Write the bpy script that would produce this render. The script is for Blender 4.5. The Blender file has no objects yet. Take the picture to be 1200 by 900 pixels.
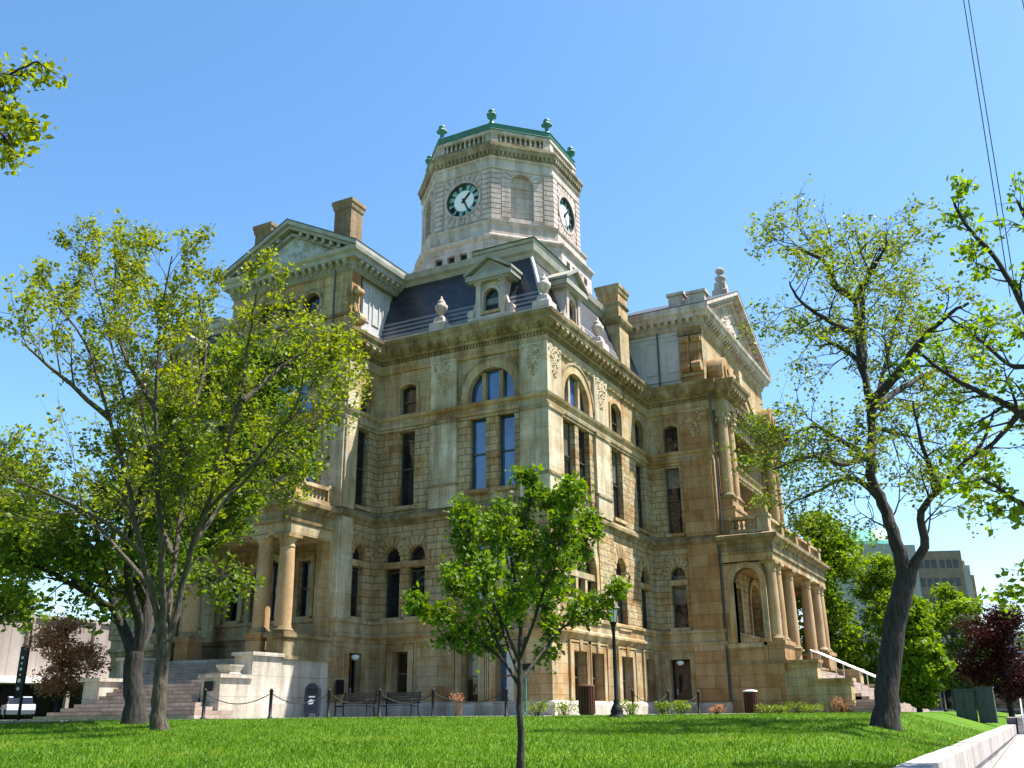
import bpy, bmesh, math, random
import numpy as np
from mathutils import Vector, Matrix
PI = math.pi
R = math.radians
rnd = random.Random(7)
C = bpy.context.scene.collection
scene = bpy.context.scene

# ------------------------------------------------------------------ materials
def new_mat(name):
    m = bpy.data.materials.new(name); m.use_nodes = True
    nt = m.node_tree
    return m, nt, nt.nodes['Principled BSDF']

def N(nt, t, **kw):
    n = nt.nodes.new(t)
    for k, v in kw.items():
        if k.startswith('i_'): n.inputs[k[2:].replace('_', ' ')].default_value = v
        else: setattr(n, k, v)
    return n

def ramp(nt, stops, interp='LINEAR'):
    n = nt.nodes.new('ShaderNodeValToRGB'); cr = n.color_ramp; cr.interpolation = interp
    while len(cr.elements) < len(stops): cr.elements.new(0.5)
    for e, (p, c) in zip(cr.elements, stops):
        e.position = p; e.color = (*c, 1) if len(c) == 3 else c
    return n

def simple(name, col, rough=.6, metal=0, noise=.15, nscale=6., bump=0., bscale=30., spec=None):
    m, nt, b = new_mat(name)
    L = nt.links
    g = N(nt, 'ShaderNodeNewGeometry')
    n = N(nt, 'ShaderNodeTexNoise'); n.inputs['Scale'].default_value = nscale; n.inputs['Detail'].default_value = 5
    L.new(g.outputs['Position'], n.inputs['Vector'])
    lo = tuple(c * (1 - noise) for c in col); hi = tuple(min(1, c * (1 + noise)) for c in col)
    r = ramp(nt, [(.3, lo), (.7, hi)])
    L.new(n.outputs['Fac'], r.inputs['Fac']); L.new(r.outputs['Color'], b.inputs['Base Color'])
    b.inputs['Roughness'].default_value = rough; b.inputs['Metallic'].default_value = metal
    if spec is not None: b.inputs['Specular IOR Level'].default_value = spec
    if bump:
        n2 = N(nt, 'ShaderNodeTexNoise'); n2.inputs['Scale'].default_value = bscale; n2.inputs['Detail'].default_value = 4
        L.new(g.outputs['Position'], n2.inputs['Vector'])
        bp = N(nt, 'ShaderNodeBump'); bp.inputs['Strength'].default_value = bump; bp.inputs['Distance'].default_value = .03
        L.new(n2.outputs['Fac'], bp.inputs['Height']); L.new(bp.outputs['Normal'], b.inputs['Normal'])
    return m

def stone(name, stops, bw=1.0, rh=.36, mortar=.012, stain=.45, rough=.85, rock=0., mdark=.55, tone=(1, 1, 1), seed=0., patch=.5):
    """coursed sandstone: block by block colour, patches, rain streaks; rock = rock-faced relief"""
    m, nt, b = new_mat(name); L = nt.links
    g = N(nt, 'ShaderNodeNewGeometry')
    sp = N(nt, 'ShaderNodeSeparateXYZ'); L.new(g.outputs['Position'], sp.inputs[0])
    ad = N(nt, 'ShaderNodeMath', operation='SUBTRACT'); L.new(sp.outputs['X'], ad.inputs[0]); L.new(sp.outputs['Y'], ad.inputs[1])
    cb = N(nt, 'ShaderNodeCombineXYZ'); L.new(ad.outputs[0], cb.inputs['X']); L.new(sp.outputs['Z'], cb.inputs['Y'])
    # slight waviness of joints
    wn = N(nt, 'ShaderNodeTexNoise'); wn.inputs['Scale'].default_value = 3.; L.new(g.outputs['Position'], wn.inputs['Vector'])
    wm = N(nt, 'ShaderNodeVectorMath', operation='SCALE'); wm.inputs['Scale'].default_value = .03 if rock else .008
    L.new(wn.outputs['Color'], wm.inputs[0])
    wa = N(nt, 'ShaderNodeVectorMath', operation='ADD'); L.new(cb.outputs[0], wa.inputs[0]); L.new(wm.outputs[0], wa.inputs[1])
    br = N(nt, 'ShaderNodeTexBrick', offset=.45, squash=.8, squash_frequency=3)
    br.inputs['Color1'].default_value = (0, 0, 0, 1); br.inputs['Color2'].default_value = (1, 1, 1, 1)
    br.inputs['Mortar'].default_value = (.4, .4, .4, 1)
    br.inputs['Scale'].default_value = 1; br.inputs['Mortar Size'].default_value = mortar
    br.inputs['Mortar Smooth'].default_value = .4
    br.inputs['Brick Width'].default_value = bw; br.inputs['Row Height'].default_value = rh
    L.new(wa.outputs[0], br.inputs['Vector'])
    # block tint blended with soft patches
    pn = N(nt, 'ShaderNodeTexNoise'); pn.inputs['Scale'].default_value = .55; pn.inputs['Detail'].default_value = 4; pn.inputs['Roughness'].default_value = .6
    pm = N(nt, 'ShaderNodeMapping'); pm.inputs['Location'].default_value = (seed, seed * 2, seed); pm.inputs['Scale'].default_value = (1, 1, 1.6)
    L.new(g.outputs['Position'], pm.inputs['Vector']); L.new(pm.outputs[0], pn.inputs['Vector'])
    pr = ramp(nt, [(.3, (0, 0, 0)), (.7, (1, 1, 1))]); L.new(pn.outputs['Fac'], pr.inputs['Fac'])
    mx = N(nt, 'ShaderNodeMix', data_type='RGBA'); mx.inputs[0].default_value = patch
    L.new(br.outputs['Color'], mx.inputs[6]); L.new(pr.outputs['Color'], mx.inputs[7])
    rc = ramp(nt, stops); L.new(mx.outputs[2], rc.inputs['Fac'])
    # mortar darkening
    md = N(nt, 'ShaderNodeMix', data_type='RGBA', blend_type='MULTIPLY'); L.new(br.outputs['Fac'], md.inputs[0])
    L.new(rc.outputs['Color'], md.inputs[6]); md.inputs[7].default_value = (mdark, mdark * .95, mdark * .9, 1)
    # rain streak and soot stains (vertical)
    sm = N(nt, 'ShaderNodeMapping'); sm.inputs['Scale'].default_value = (1.5, 1.5, .22)
    L.new(g.outputs['Position'], sm.inputs['Vector'])
    sn = N(nt, 'ShaderNodeTexNoise'); sn.inputs['Scale'].default_value = 1.1; sn.inputs['Detail'].default_value = 7; sn.inputs['Roughness'].default_value = .65
    L.new(sm.outputs[0], sn.inputs['Vector'])
    k = 1 - stain
    sr = ramp(nt, [(.30, (k, k * .92, k * .80)), (.47, (.5 + k / 2, .5 + k * .48, .5 + k * .44)), (.60, (1, 1, 1))]); L.new(sn.outputs['Fac'], sr.inputs['Fac'])
    m2 = N(nt, 'ShaderNodeMix', data_type='RGBA', blend_type='MULTIPLY'); m2.inputs[0].default_value = 1
    L.new(md.outputs[2], m2.inputs[6]); L.new(sr.outputs['Color'], m2.inputs[7])
    fn = N(nt, 'ShaderNodeTexNoise'); fn.inputs['Scale'].default_value = 14; fn.inputs['Detail'].default_value = 6
    L.new(g.outputs['Position'], fn.inputs['Vector'])
    fr = ramp(nt, [(.3, (.82 * tone[0], .82 * tone[1], .82 * tone[2])), (.7, (1.12 * tone[0], 1.12 * tone[1], 1.12 * tone[2]))]); L.new(fn.outputs['Fac'], fr.inputs['Fac'])
    m3 = N(nt, 'ShaderNodeMix', data_type='RGBA', blend_type='MULTIPLY'); m3.inputs[0].default_value = 1
    L.new(m2.outputs[2], m3.inputs[6]); L.new(fr.outputs['Color'], m3.inputs[7])
    L.new(m3.outputs[2], b.inputs['Base Color'])
    b.inputs['Roughness'].default_value = rough; b.inputs['Specular IOR Level'].default_value = .25
    # relief
    iv = N(nt, 'ShaderNodeMath', operation='SUBTRACT'); iv.inputs[0].default_value = 1; L.new(br.outputs['Fac'], iv.inputs[1])
    h = N(nt, 'ShaderNodeMath', operation='MULTIPLY_ADD'); L.new(fn.outputs['Fac'], h.inputs[0]); h.inputs[1].default_value = .25; L.new(iv.outputs[0], h.inputs[2])
    out = h
    if rock:
        rn = N(nt, 'ShaderNodeTexNoise'); rn.inputs['Scale'].default_value = 3.6; rn.inputs['Detail'].default_value = 5; rn.inputs['Roughness'].default_value = .6
        L.new(wa.outputs[0], rn.inputs['Vector'])
        # per block offset so every block has its own hump
        va = N(nt, 'ShaderNodeVectorMath', operation='SCALE'); va.inputs['Scale'].default_value = 37.; L.new(br.outputs['Color'], va.inputs[0])
        vb = N(nt, 'ShaderNodeVectorMath', operation='ADD'); L.new(g.outputs['Position'], vb.inputs[0]); L.new(va.outputs[0], vb.inputs[1]); L.new(vb.outputs[0], rn.inputs['Vector'])
        h2 = N(nt, 'ShaderNodeMath', operation='MULTIPLY_ADD'); L.new(rn.outputs['Fac'], h2.inputs[0]); h2.inputs[1].default_value = rock; L.new(h.outputs[0], h2.inputs[2]); out = h2
    bp = N(nt, 'ShaderNodeBump'); bp.inputs['Strength'].default_value = .9; bp.inputs['Distance'].default_value = .045 if rock else .02
    L.new(out.outputs[0], bp.inputs['Height']); L.new(bp.outputs['Normal'], b.inputs['Normal'])
    return m

BUFF = [(0.0, (.26, .135, .048)), (.2, (.34, .20, .085)), (.4, (.395, .275, .14)), (.58, (.44, .34, .20)), (.76, (.38, .305, .195)), (1.0, (.54, .465, .34))]
CREAM = [(0.0, (.33, .215, .11)), (.3, (.42, .325, .205)), (.6, (.50, .43, .31)), (1.0, (.60, .54, .44))]
ORANGE = [(0.0, (.22, .11, .045)), (.35, (.31, .175, .075)), (.7, (.37, .245, .13)), (1.0, (.40, .31, .20))]
GREYST = [(0.0, (.40, .31, .285)), (.4, (.47, .385, .37)), (1.0, (.55, .475, .465))]
M = {}
M['ashlar'] = stone('sandstone ashlar', BUFF, 1.25, .42, .008, .55, seed=3, patch=.74)
M['rock'] = stone('rock faced sandstone', BUFF, .85, .33, .02, .50, rock=2.6, mdark=.5, seed=9, patch=.74)
M['panel'] = stone('smooth sandstone slabs', CREAM, 1.9, 1.75, .006, .55, seed=1, patch=.7)
M['trim'] = stone('moulded sandstone', BUFF, 1.5, 2.9, .006, .60, seed=5, patch=.75, mdark=.7)
M['towercornice'] = stone('stained limestone cornice', [(0., (.20, .145, .09)), (.5, (.31, .245, .17)), (1., (.42, .36, .29))], 1.4, 3.3, .005, .55, seed=4, patch=.75)
M['dirty'] = stone('weathered cornice stone', [(0., (.16, .11, .055)), (.4, (.26, .19, .10)), (.7, (.33, .26, .15)), (1., (.39, .33, .22))], 1.2, 3.1, .006, .66, seed=11, patch=.7, mdark=.7)
M['orange'] = stone('orange sandstone blocks', ORANGE, 1.4, .62, .010, .35, seed=6, patch=.55)
M['column'] = stone('pink sandstone shafts', [(0., (.33, .20, .10)), (.5, (.40, .265, .145)), (1., (.45, .33, .20))], 3, 4.1, .0, .22, seed=2, patch=.8)
M['tower'] = stone('grey limestone', GREYST, 1.1, .40, .008, .32, seed=8, patch=.6)
M['towertrim'] = stone('grey limestone trim', [(0., (.38, .29, .24)), (.4, (.47, .39, .36)), (1., (.55, .485, .465))], 1.6, 3.3, .005, .45, seed=4, patch=.75)
M['carved'] = simple('carved sandstone', (.36, .28, .17), .9, noise=.5, nscale=5, bump=1., bscale=9)
M['brick'] = stone('chimney brick', [(0., (.22, .14, .08)), (.5, (.31, .215, .13)), (1., (.38, .29, .19))], .22, .075, .012, .45, seed=2, patch=.5)
M['stair'] = stone('pink stone steps', [(0., (.28, .215, .18)), (.5, (.345, .275, .24)), (1., (.42, .355, .315))], 1.6, .15, .004, .3, patch=.6)
M['cheek'] = stone('light limestone cheek walls', [(0., (.40, .34, .28)), (.5, (.50, .45, .39)), (1., (.56, .52, .47))], 1.9, .8, .005, .5, seed=4, patch=.7)
M['paint'] = simple('grey painted metal panels', (.38, .38, .39), .55, noise=.10, nscale=2)
M['painttrim'] = simple('grey green painted cornice', (.26, .245, .205), .55, noise=.22, nscale=1.6)
M['leadroof'] = simple('grey lead roofing', (.16, .16, .165), .6)
M['copperlight'] = simple('pale copper dome', (.16, .50, .42), .6, noise=.1, nscale=.2)
M['copper'] = simple('green copper', (.03, .135, .10), .55, noise=.25, nscale=3)
M['dark'] = simple('dark opening', (.012, .011, .010), .8)
M['frame'] = simple('dark window frame', (.045, .04, .035), .4, noise=.1)
M['bronze'] = simple('bronze window frame', (.10, .075, .045), .4, noise=.2)
M['iron'] = simple('black iron', (.006, .006, .0065), .55, noise=.1, spec=.25)
M['pipe'] = simple('dark downpipe', (.035, .04, .045), .5, noise=.2)
M['white'] = simple('white enamel', (.75, .75, .72), .4, noise=.04)
M['lampglass'] = simple('frosted lamp glass', (.62, .64, .62), .25, noise=.05)
M['wooddoor'] = simple('dark oak', (.07, .035, .018), .45, noise=.3, nscale=3)
M['rail'] = simple('galvanised handrail', (.55, .55, .56), .35, metal=.6, noise=.05)

def glass(name, col, ior, rough=.03, curtain=None):
    m, nt, b = new_mat(name); L = nt.links
    g = N(nt, 'ShaderNodeNewGeometry')
    n = N(nt, 'ShaderNodeTexNoise'); n.inputs['Scale'].default_value = .8
    L.new(g.outputs['Position'], n.inputs['Vector'])
    r = ramp(nt, [(.35, tuple(c * .6 for c in col)), (.65, tuple(c * 1.4 for c in col))]); L.new(n.outputs['Fac'], r.inputs['Fac'])
    L.new(r.outputs['Color'], b.inputs['Base Color'])
    b.inputs['Roughness'].default_value = rough; b.inputs['IOR'].default_value = ior
    n2 = N(nt, 'ShaderNodeTexNoise'); n2.inputs['Scale'].default_value = 1.6; L.new(g.outputs['Position'], n2.inputs['Vector'])
    bp = N(nt, 'ShaderNodeBump'); bp.inputs['Strength'].default_value = .25; bp.inputs['Distance'].default_value = .03
    L.new(n2.outputs['Fac'], bp.inputs['Height']); L.new(bp.outputs['Normal'], b.inputs['Normal'])
    return m
M['glass'] = glass('dark window glass', (.012, .013, .015), 1.5)
M['glass_sky'] = glass('glass with painted sky reflection', (.02, .07, .20), 2.1)  # reflected sky painted into the base colour as blue
M['blind'] = glass('cream blind behind glass', (.13, .125, .11), 1.5)
M['glasstint'] = glass('brown interior glass', (.028, .02, .01), 1.5)

def slate_mat():
    m, nt, b = new_mat('slate roof'); L = nt.links
    g = N(nt, 'ShaderNodeNewGeometry'); sp = N(nt, 'ShaderNodeSeparateXYZ'); L.new(g.outputs['Position'], sp.inputs[0])
    ad = N(nt, 'ShaderNodeMath', operation='SUBTRACT'); L.new(sp.outputs['X'], ad.inputs[0]); L.new(sp.outputs['Y'], ad.inputs[1])
    cb = N(nt, 'ShaderNodeCombineXYZ'); L.new(ad.outputs[0], cb.inputs['X']); L.new(sp.outputs['Z'], cb.inputs['Y'])
    br = N(nt, 'ShaderNodeTexBrick', offset=.5); L.new(cb.outputs[0], br.inputs['Vector'])
    br.inputs['Color1'].default_value = (.016, .018, .026, 1); br.inputs['Color2'].default_value = (.035, .038, .05, 1)
    br.inputs['Mortar'].default_value = (.012, .013, .016, 1); br.inputs['Scale'].default_value = 1
    br.inputs['Mortar Size'].default_value = .02; br.inputs['Brick Width'].default_value = .34; br.inputs['Row Height'].default_value = .24
    # paler bands across the lowest courses
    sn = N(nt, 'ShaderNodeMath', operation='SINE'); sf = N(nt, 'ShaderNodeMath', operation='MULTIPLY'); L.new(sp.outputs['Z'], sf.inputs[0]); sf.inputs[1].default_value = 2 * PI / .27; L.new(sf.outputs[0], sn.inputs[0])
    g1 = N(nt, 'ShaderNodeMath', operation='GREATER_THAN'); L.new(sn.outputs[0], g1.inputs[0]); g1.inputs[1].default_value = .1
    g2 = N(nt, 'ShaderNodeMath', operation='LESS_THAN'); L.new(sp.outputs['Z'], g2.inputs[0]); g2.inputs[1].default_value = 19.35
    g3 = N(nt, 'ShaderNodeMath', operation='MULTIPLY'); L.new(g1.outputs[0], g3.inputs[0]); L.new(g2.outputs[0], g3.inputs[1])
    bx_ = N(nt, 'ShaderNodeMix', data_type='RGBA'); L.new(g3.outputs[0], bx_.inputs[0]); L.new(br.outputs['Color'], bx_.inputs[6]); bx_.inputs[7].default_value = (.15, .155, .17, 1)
    L.new(bx_.outputs[2], b.inputs['Base Color'])
    b.inputs['Roughness'].default_value = .42; b.inputs['Specular IOR Level'].default_value = .5
    # each course tips outward at its lower edge
    fr = N(nt, 'ShaderNodeMath', operation='DIVIDE'); L.new(sp.outputs['Z'], fr.inputs[0]); fr.inputs[1].default_value = .24
    f2 = N(nt, 'ShaderNodeMath', operation='FRACT'); L.new(fr.outputs[0], f2.inputs[0])
    f3 = N(nt, 'ShaderNodeMath', operation='SUBTRACT'); f3.inputs[0].default_value = 1; L.new(f2.outputs[0], f3.inputs[1])
    bp = N(nt, 'ShaderNodeBump'); bp.inputs['Strength'].default_value = 1; bp.inputs['Distance'].default_value = .05
    L.new(f3.outputs[0], bp.inputs['Height']); L.new(bp.outputs['Normal'], b.inputs['Normal'])
    return m
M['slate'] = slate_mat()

def leaf_mat(name, c1, c2, trans=.35, c3=None, scale=.9):
    m, nt, b = new_mat(name); L = nt.links
    nt.nodes.remove(b)
    g = N(nt, 'ShaderNodeNewGeometry')
    n = N(nt, 'ShaderNodeTexNoise'); n.inputs['Scale'].default_value = scale; n.inputs['Detail'].default_value = 3
    L.new(g.outputs['Position'], n.inputs['Vector'])
    ma = N(nt, 'ShaderNodeMath', operation='MULTIPLY_ADD'); L.new(g.outputs['Random Per Island'], ma.inputs[0]); ma.inputs[1].default_value = .5
    mb = N(nt, 'ShaderNodeMath', operation='MULTIPLY_ADD'); L.new(n.outputs['Fac'], mb.inputs[0]); mb.inputs[1].default_value = 1.2; mb.inputs[2].default_value = -.35
    L.new(mb.outputs[0], ma.inputs[2])
    st = [(.1, c1), (.8, c2)] + ([(1., c3)] if c3 else [])
    r = ramp(nt, st); L.new(ma.outputs[0], r.inputs['Fac'])
    d = N(nt, 'ShaderNodeBsdfPrincipled'); L.new(r.outputs['Color'], d.inputs['Base Color']); d.inputs['Roughness'].default_value = .45
    d.inputs['Specular IOR Level'].default_value = .12
    t = N(nt, 'ShaderNodeBsdfTranslucent')
    hs = N(nt, 'ShaderNodeHueSaturation'); hs.inputs['Hue'].default_value = .485; hs.inputs['Value'].default_value = 1.5; hs.inputs['Saturation'].default_value = 1.1
    L.new(r.outputs['Color'], hs.inputs['Color']); L.new(hs.outputs[0], t.inputs['Color'])
    mx = N(nt, 'ShaderNodeMixShader'); mx.inputs[0].default_value = trans
    L.new(d.outputs[0], mx.inputs[1]); L.new(t.outputs[0], mx.inputs[2])
    L.new(mx.outputs[0], nt.nodes['Material Output'].inputs['Surface'])
    return m
M['leaf_spring'] = leaf_mat('yellow green spring leaves', (.085, .12, .011), (.20, .245, .022), .48, (.30, .31, .04))
M['leaf_rear'] = leaf_mat('mid green leaves', (.045, .085, .010), (.12, .19, .018), .40)
M['leaf_small'] = leaf_mat('fresh green glossy leaves', (.045, .10, .008), (.12, .20, .016), .42, (.22, .30, .04), 2.)
M['leaf_edge'] = leaf_mat('light green leaves', (.06, .13, .010), (.16, .26, .02), .5, (.26, .34, .04), 2.)  # light green leaves of the branches at the right edge
M['leaf_right'] = leaf_mat('pale spring buds', (.09, .13, .014), (.17, .23, .03), .45)
M['leaf_dark'] = leaf_mat('dark green leaves', (.015, .045, .008), (.05, .10, .012), .3)
M['leaf_bright'] = leaf_mat('bright green leaves', (.07, .13, .010), (.16, .25, .018), .4, None, .5)
M['leaf_red'] = leaf_mat('dark maroon leaves', (.014, .004, .004), (.045, .011, .008), .2)
M['leaf_crab'] = leaf_mat('red bronze leaves', (.24, .11, .05), (.40, .22, .12), .35, (.16, .19, .04), 1.5)
M['leaf_shrub'] = leaf_mat('yellow green shrub', (.08, .13, .012), (.22, .28, .03), .3)

def bark(name, c1, c2):
    m, nt, b = new_mat(name); L = nt.links
    g = N(nt, 'ShaderNodeNewGeometry'); mp = N(nt, 'ShaderNodeMapping'); mp.inputs['Scale'].default_value = (9, 9, 2.)
    L.new(g.outputs['Position'], mp.inputs['Vector'])
    n = N(nt, 'ShaderNodeTexNoise'); n.inputs['Scale'].default_value = 1.6; n.inputs['Detail'].default_value = 7; L.new(mp.outputs[0], n.inputs['Vector'])
    r = ramp(nt, [(.35, c1), (.65, c2)]); L.new(n.outputs['Fac'], r.inputs['Fac']); L.new(r.outputs['Color'], b.inputs['Base Color'])
    b.inputs['Roughness'].default_value = .95
    bp = N(nt, 'ShaderNodeBump'); bp.inputs['Strength'].default_value = 1; bp.inputs['Distance'].default_value = .05
    L.new(n.outputs['Fac'], bp.inputs['Height']); L.new(bp.outputs['Normal'], b.inputs['Normal'])
    return m
M['bark'] = bark('brown bark', (.028, .021, .014), (.085, .066, .044))
M['barkdark'] = bark('dark bark', (.012, .010, .009), (.038, .031, .026))

# ------------------------------------------------------------------ mesh builder
class MB:
    def __init__(s): s.v = []; s.f = []; s.sm = []
    def add(s, vs, fs, smooth=False):
        o = len(s.v); s.v += [tuple(v) for v in vs]; s.f += [tuple(i + o for i in f) for f in fs]; s.sm += [smooth] * len(fs)
    def box(s, x0, x1, y0, y1, z0, z1):
        s.add([(x, y, z) for z in (z0, z1) for y in (y0, y1) for x in (x0, x1)],
              [(0, 2, 3, 1), (4, 5, 7, 6), (0, 1, 5, 4), (2, 6, 7, 3), (0, 4, 6, 2), (1, 3, 7, 5)])
    def fbox(s, F, h0, h1, z0, z1, o0, o1):
        s.add([F.p(h, z, o) for z in (z0, z1) for o in (o0, o1) for h in (h0, h1)],
              [(0, 2, 3, 1), (4, 5, 7, 6), (0, 1, 5, 4), (2, 6, 7, 3), (0, 4, 6, 2), (1, 3, 7, 5)])
    def prism(s, F, poly, o0, o1):
        n = len(poly)
        vs = [F.p(h, z, o0) for h, z in poly] + [F.p(h, z, o1) for h, z in poly]
        s.add(vs, [tuple(range(n)), tuple(range(2 * n - 1, n - 1, -1))] + [(i, (i + 1) % n, (i + 1) % n + n, i + n) for i in range(n)])
    def ring(s, F, outer, inner, o0, o1, closed=True):
        n = len(outer)
        vs = [F.p(h, z, o) for o in (o0, o1) for pl in (outer, inner) for h, z in pl]
        fs = []
        for i in range(n if closed else n - 1):
            j = (i + 1) % n
            a, b2, c, d = 0, n, 2 * n, 3 * n
            fs += [(a + i, a + j, b2 + j, b2 + i), (c + i, d + i, d + j, c + j), (a + i, c + i, c + j, a + j), (b2 + i, b2 + j, d + j, d + i)]
        if not closed:
            for i in (0, n - 1): fs.append((i, n + i, 3 * n + i, 2 * n + i))
        s.add(vs, fs)
    def lathe(s, cx, cy, prof, n=14, smooth=True, cap=True, sq=None):
        vs = []; fs = []
        for r_, z in prof:
            for k in range(n):
                a = 2 * PI * (k + .5) / n; vs.append((cx + r_ * math.cos(a), cy + r_ * math.sin(a), z))
        for i in range(len(prof) - 1):
            for k in range(n):
                k2 = (k + 1) % n; fs.append((i * n + k, i * n + k2, (i + 1) * n + k2, (i + 1) * n + k))
        s.add(vs, fs, smooth)
        if cap:
            s.add(vs[:n], [tuple(range(n - 1, -1, -1))]); s.add(vs[-n:], [tuple(range(n))])
    def tube(s, pts, rad, n=7, smooth=True, cap=True):
        pts = [Vector(p) for p in pts]
        if not hasattr(rad, '__len__'): rad = [rad] * len(pts)
        vs = []; u = None
        for i, p in enumerate(pts):
            d = (pts[min(i + 1, len(pts) - 1)] - pts[max(i - 1, 0)])
            if d.length < 1e-6: d = Vector((0, 0, 1))
            d.normalize()
            if u is None:
                u = d.cross(Vector((0, 0, 1)) if abs(d.z) < .9 else Vector((1, 0, 0)))
            u = u - d * u.dot(d); u.normalize(); w = d.cross(u)
            for k in range(n):
                a = 2 * PI * k / n; vs.append(p + (u * math.cos(a) + w * math.sin(a)) * rad[i])
        fs = [(i * n + k, i * n + (k + 1) % n, (i + 1) * n + (k + 1) % n, (i + 1) * n + k) for i in range(len(pts) - 1) for k in range(n)]
        s.add(vs, fs, smooth)
        if cap:
            s.add(vs[:n], [tuple(range(n - 1, -1, -1))]); s.add(vs[-n:], [tuple(range(n))])
    def sweep(s, path, prof, closed=True):
        """sweep profile [(out,z)] round a plan path; outward is right of travel"""
        n = len(path); m = len(prof); vs = []
        for i in range(n):
            p = Vector(path[i])
            a = Vector(path[i - 1]) if (closed or i > 0) else None
            b2 = Vector(path[(i + 1) % n]) if (closed or i < n - 1) else None
            def nor(q, r2):
                d = (r2 - q).normalized(); return Vector((d.y, -d.x))
            if a is None: mt = nor(p, b2)
            elif b2 is None: mt = nor(a, p)
            else:
                n1, n2 = nor(a, p), nor(p, b2); mt = n1 + n2; mt = mt / max(.2, mt.dot(n1))
            for o, z in prof: vs.append((p.x + mt.x * o, p.y + mt.y * o, z))
        fs = []
        for i in range(n if closed else n - 1):
            j = (i + 1) % n
            for k in range(m - 1): fs.append((i * m + k, j * m + k, j * m + k + 1, i * m + k + 1))
        s.add(vs, fs)
        if not closed:
            s.add(vs[:m], [tuple(range(m))]); s.add(vs[-m:], [tuple(range(m - 1, -1, -1))])
    def build(s, name, mat, parent=None, fix=True):
        me = bpy.data.meshes.new(name); me.from_pydata(s.v, [], s.f); me.update()
        me.polygons.foreach_set('use_smooth', s.sm)
        if fix:
            bm = bmesh.new(); bm.from_mesh(me); bmesh.ops.recalc_face_normals(bm, faces=bm.faces); bm.to_mesh(me); bm.free()
        me.materials.append(mat)
        o = bpy.data.objects.new(name, me); C.objects.link(o)
        if parent is not None: o.parent = parent
        return o

def build_each(mb, name, mat, parent=None):
    """link every unconnected piece of the builder as an object of its own"""
    par = list(range(len(mb.v)))
    def find(i):
        while par[i] != i: par[i] = par[par[i]]; i = par[i]
        return i
    for f in mb.f:
        for k in f[1:]: par[find(k)] = find(f[0])
    grp = {}
    for f, s in zip(mb.f, mb.sm): grp.setdefault(find(f[0]), []).append((f, s))
    res = []
    for g, fs in grp.items():
        ids = sorted({i for f, _ in fs for i in f}); mp = {i: k for k, i in enumerate(ids)}; q = MB()
        q.add([mb.v[i] for i in ids], [tuple(mp[i] for i in f) for f, _ in fs]); q.sm = [s for _, s in fs]
        res.append(q.build(name, mat, parent))
    return res

class Fr:
    """facade frame: origin (x,y), h direction, outward normal (plan vectors)"""
    def __init__(s, ox, oy, hx, hy, nx, ny): s.o = (ox, oy); s.h = (hx, hy); s.n = (nx, ny)
    def p(s, h, z, o=0.): return (s.o[0] + s.h[0] * h + s.n[0] * o, s.o[1] + s.h[1] * h + s.n[1] * o, z)

def thing(name, label, cat, group=None, loc=(0, 0, 0)):
    o = bpy.data.objects.new(name, None); C.objects.link(o); o.location = loc
    o['label'] = label; o['category'] = cat
    if group: o['group'] = group
    return o
def tag(o, label, cat, group=None):
    o['label'] = label; o['category'] = cat
    if group: o['group'] = group
    return o
def struct(o): o['kind'] = 'structure'; return o
def copy_tree(o, off, label=None, parent=None):
    c = o.copy(); C.objects.link(c)
    if parent is None: c.location = Vector(o.location) + Vector(off)
    c.parent = parent
    if label: c['label'] = label
    for ch in o.children: copy_tree(ch, off, None, c)
    return c

# ------------------------------------------------------------------ openings
def op(h0, h1, z0, z1, top='flat', rise=None, **kw):
    d = dict(h0=h0, h1=h1, z0=z0, z1=z1, top=top, rise=rise); d.update(kw)
    if top == 'semi': d['rise'] = (h1 - h0) / 2
    if top == 'seg' and rise is None: d['rise'] = .18
    if top == 'flat': d['rise'] = 0
    return d
def arc(o, off=0., n=14):
    """points of the opening head from h1 side to h0 side (offset outward by off)"""
    h0, h1 = o['h0'], o['h1']
    if o['top'] == 'flat': return [(h1 + off, o['z1'] + off), (h0 - off, o['z1'] + off)]
    w = (h1 - h0) / 2; r_ = o['rise']; rad = (w * w + r_ * r_) / (2 * r_); cz = o['z1'] - rad; c = (h0 + h1) / 2
    a = math.asin(min(1, w / rad))
    return [(c + (rad + off) * math.sin(t), cz + (rad + off) * math.cos(t)) for t in [a - 2 * a * i / n for i in range(n + 1)]]
def outline(o, off=0., sill=True):
    if o['top'] == 'circle':
        c = (o['h0'] + o['h1']) / 2; cz = (o['z0'] + o['z1']) / 2; r_ = (o['h1'] - o['h0']) / 2 + off
        return [(c + r_ * math.sin(t), cz + r_ * math.cos(t)) for t in [2 * PI * i / 24 for i in range(24)]]
    zb = o['z0'] - (off if sill else 0)
    return [(o['h0'] - off, zb), (o['h1'] + off, zb)] + arc(o, off)

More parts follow.
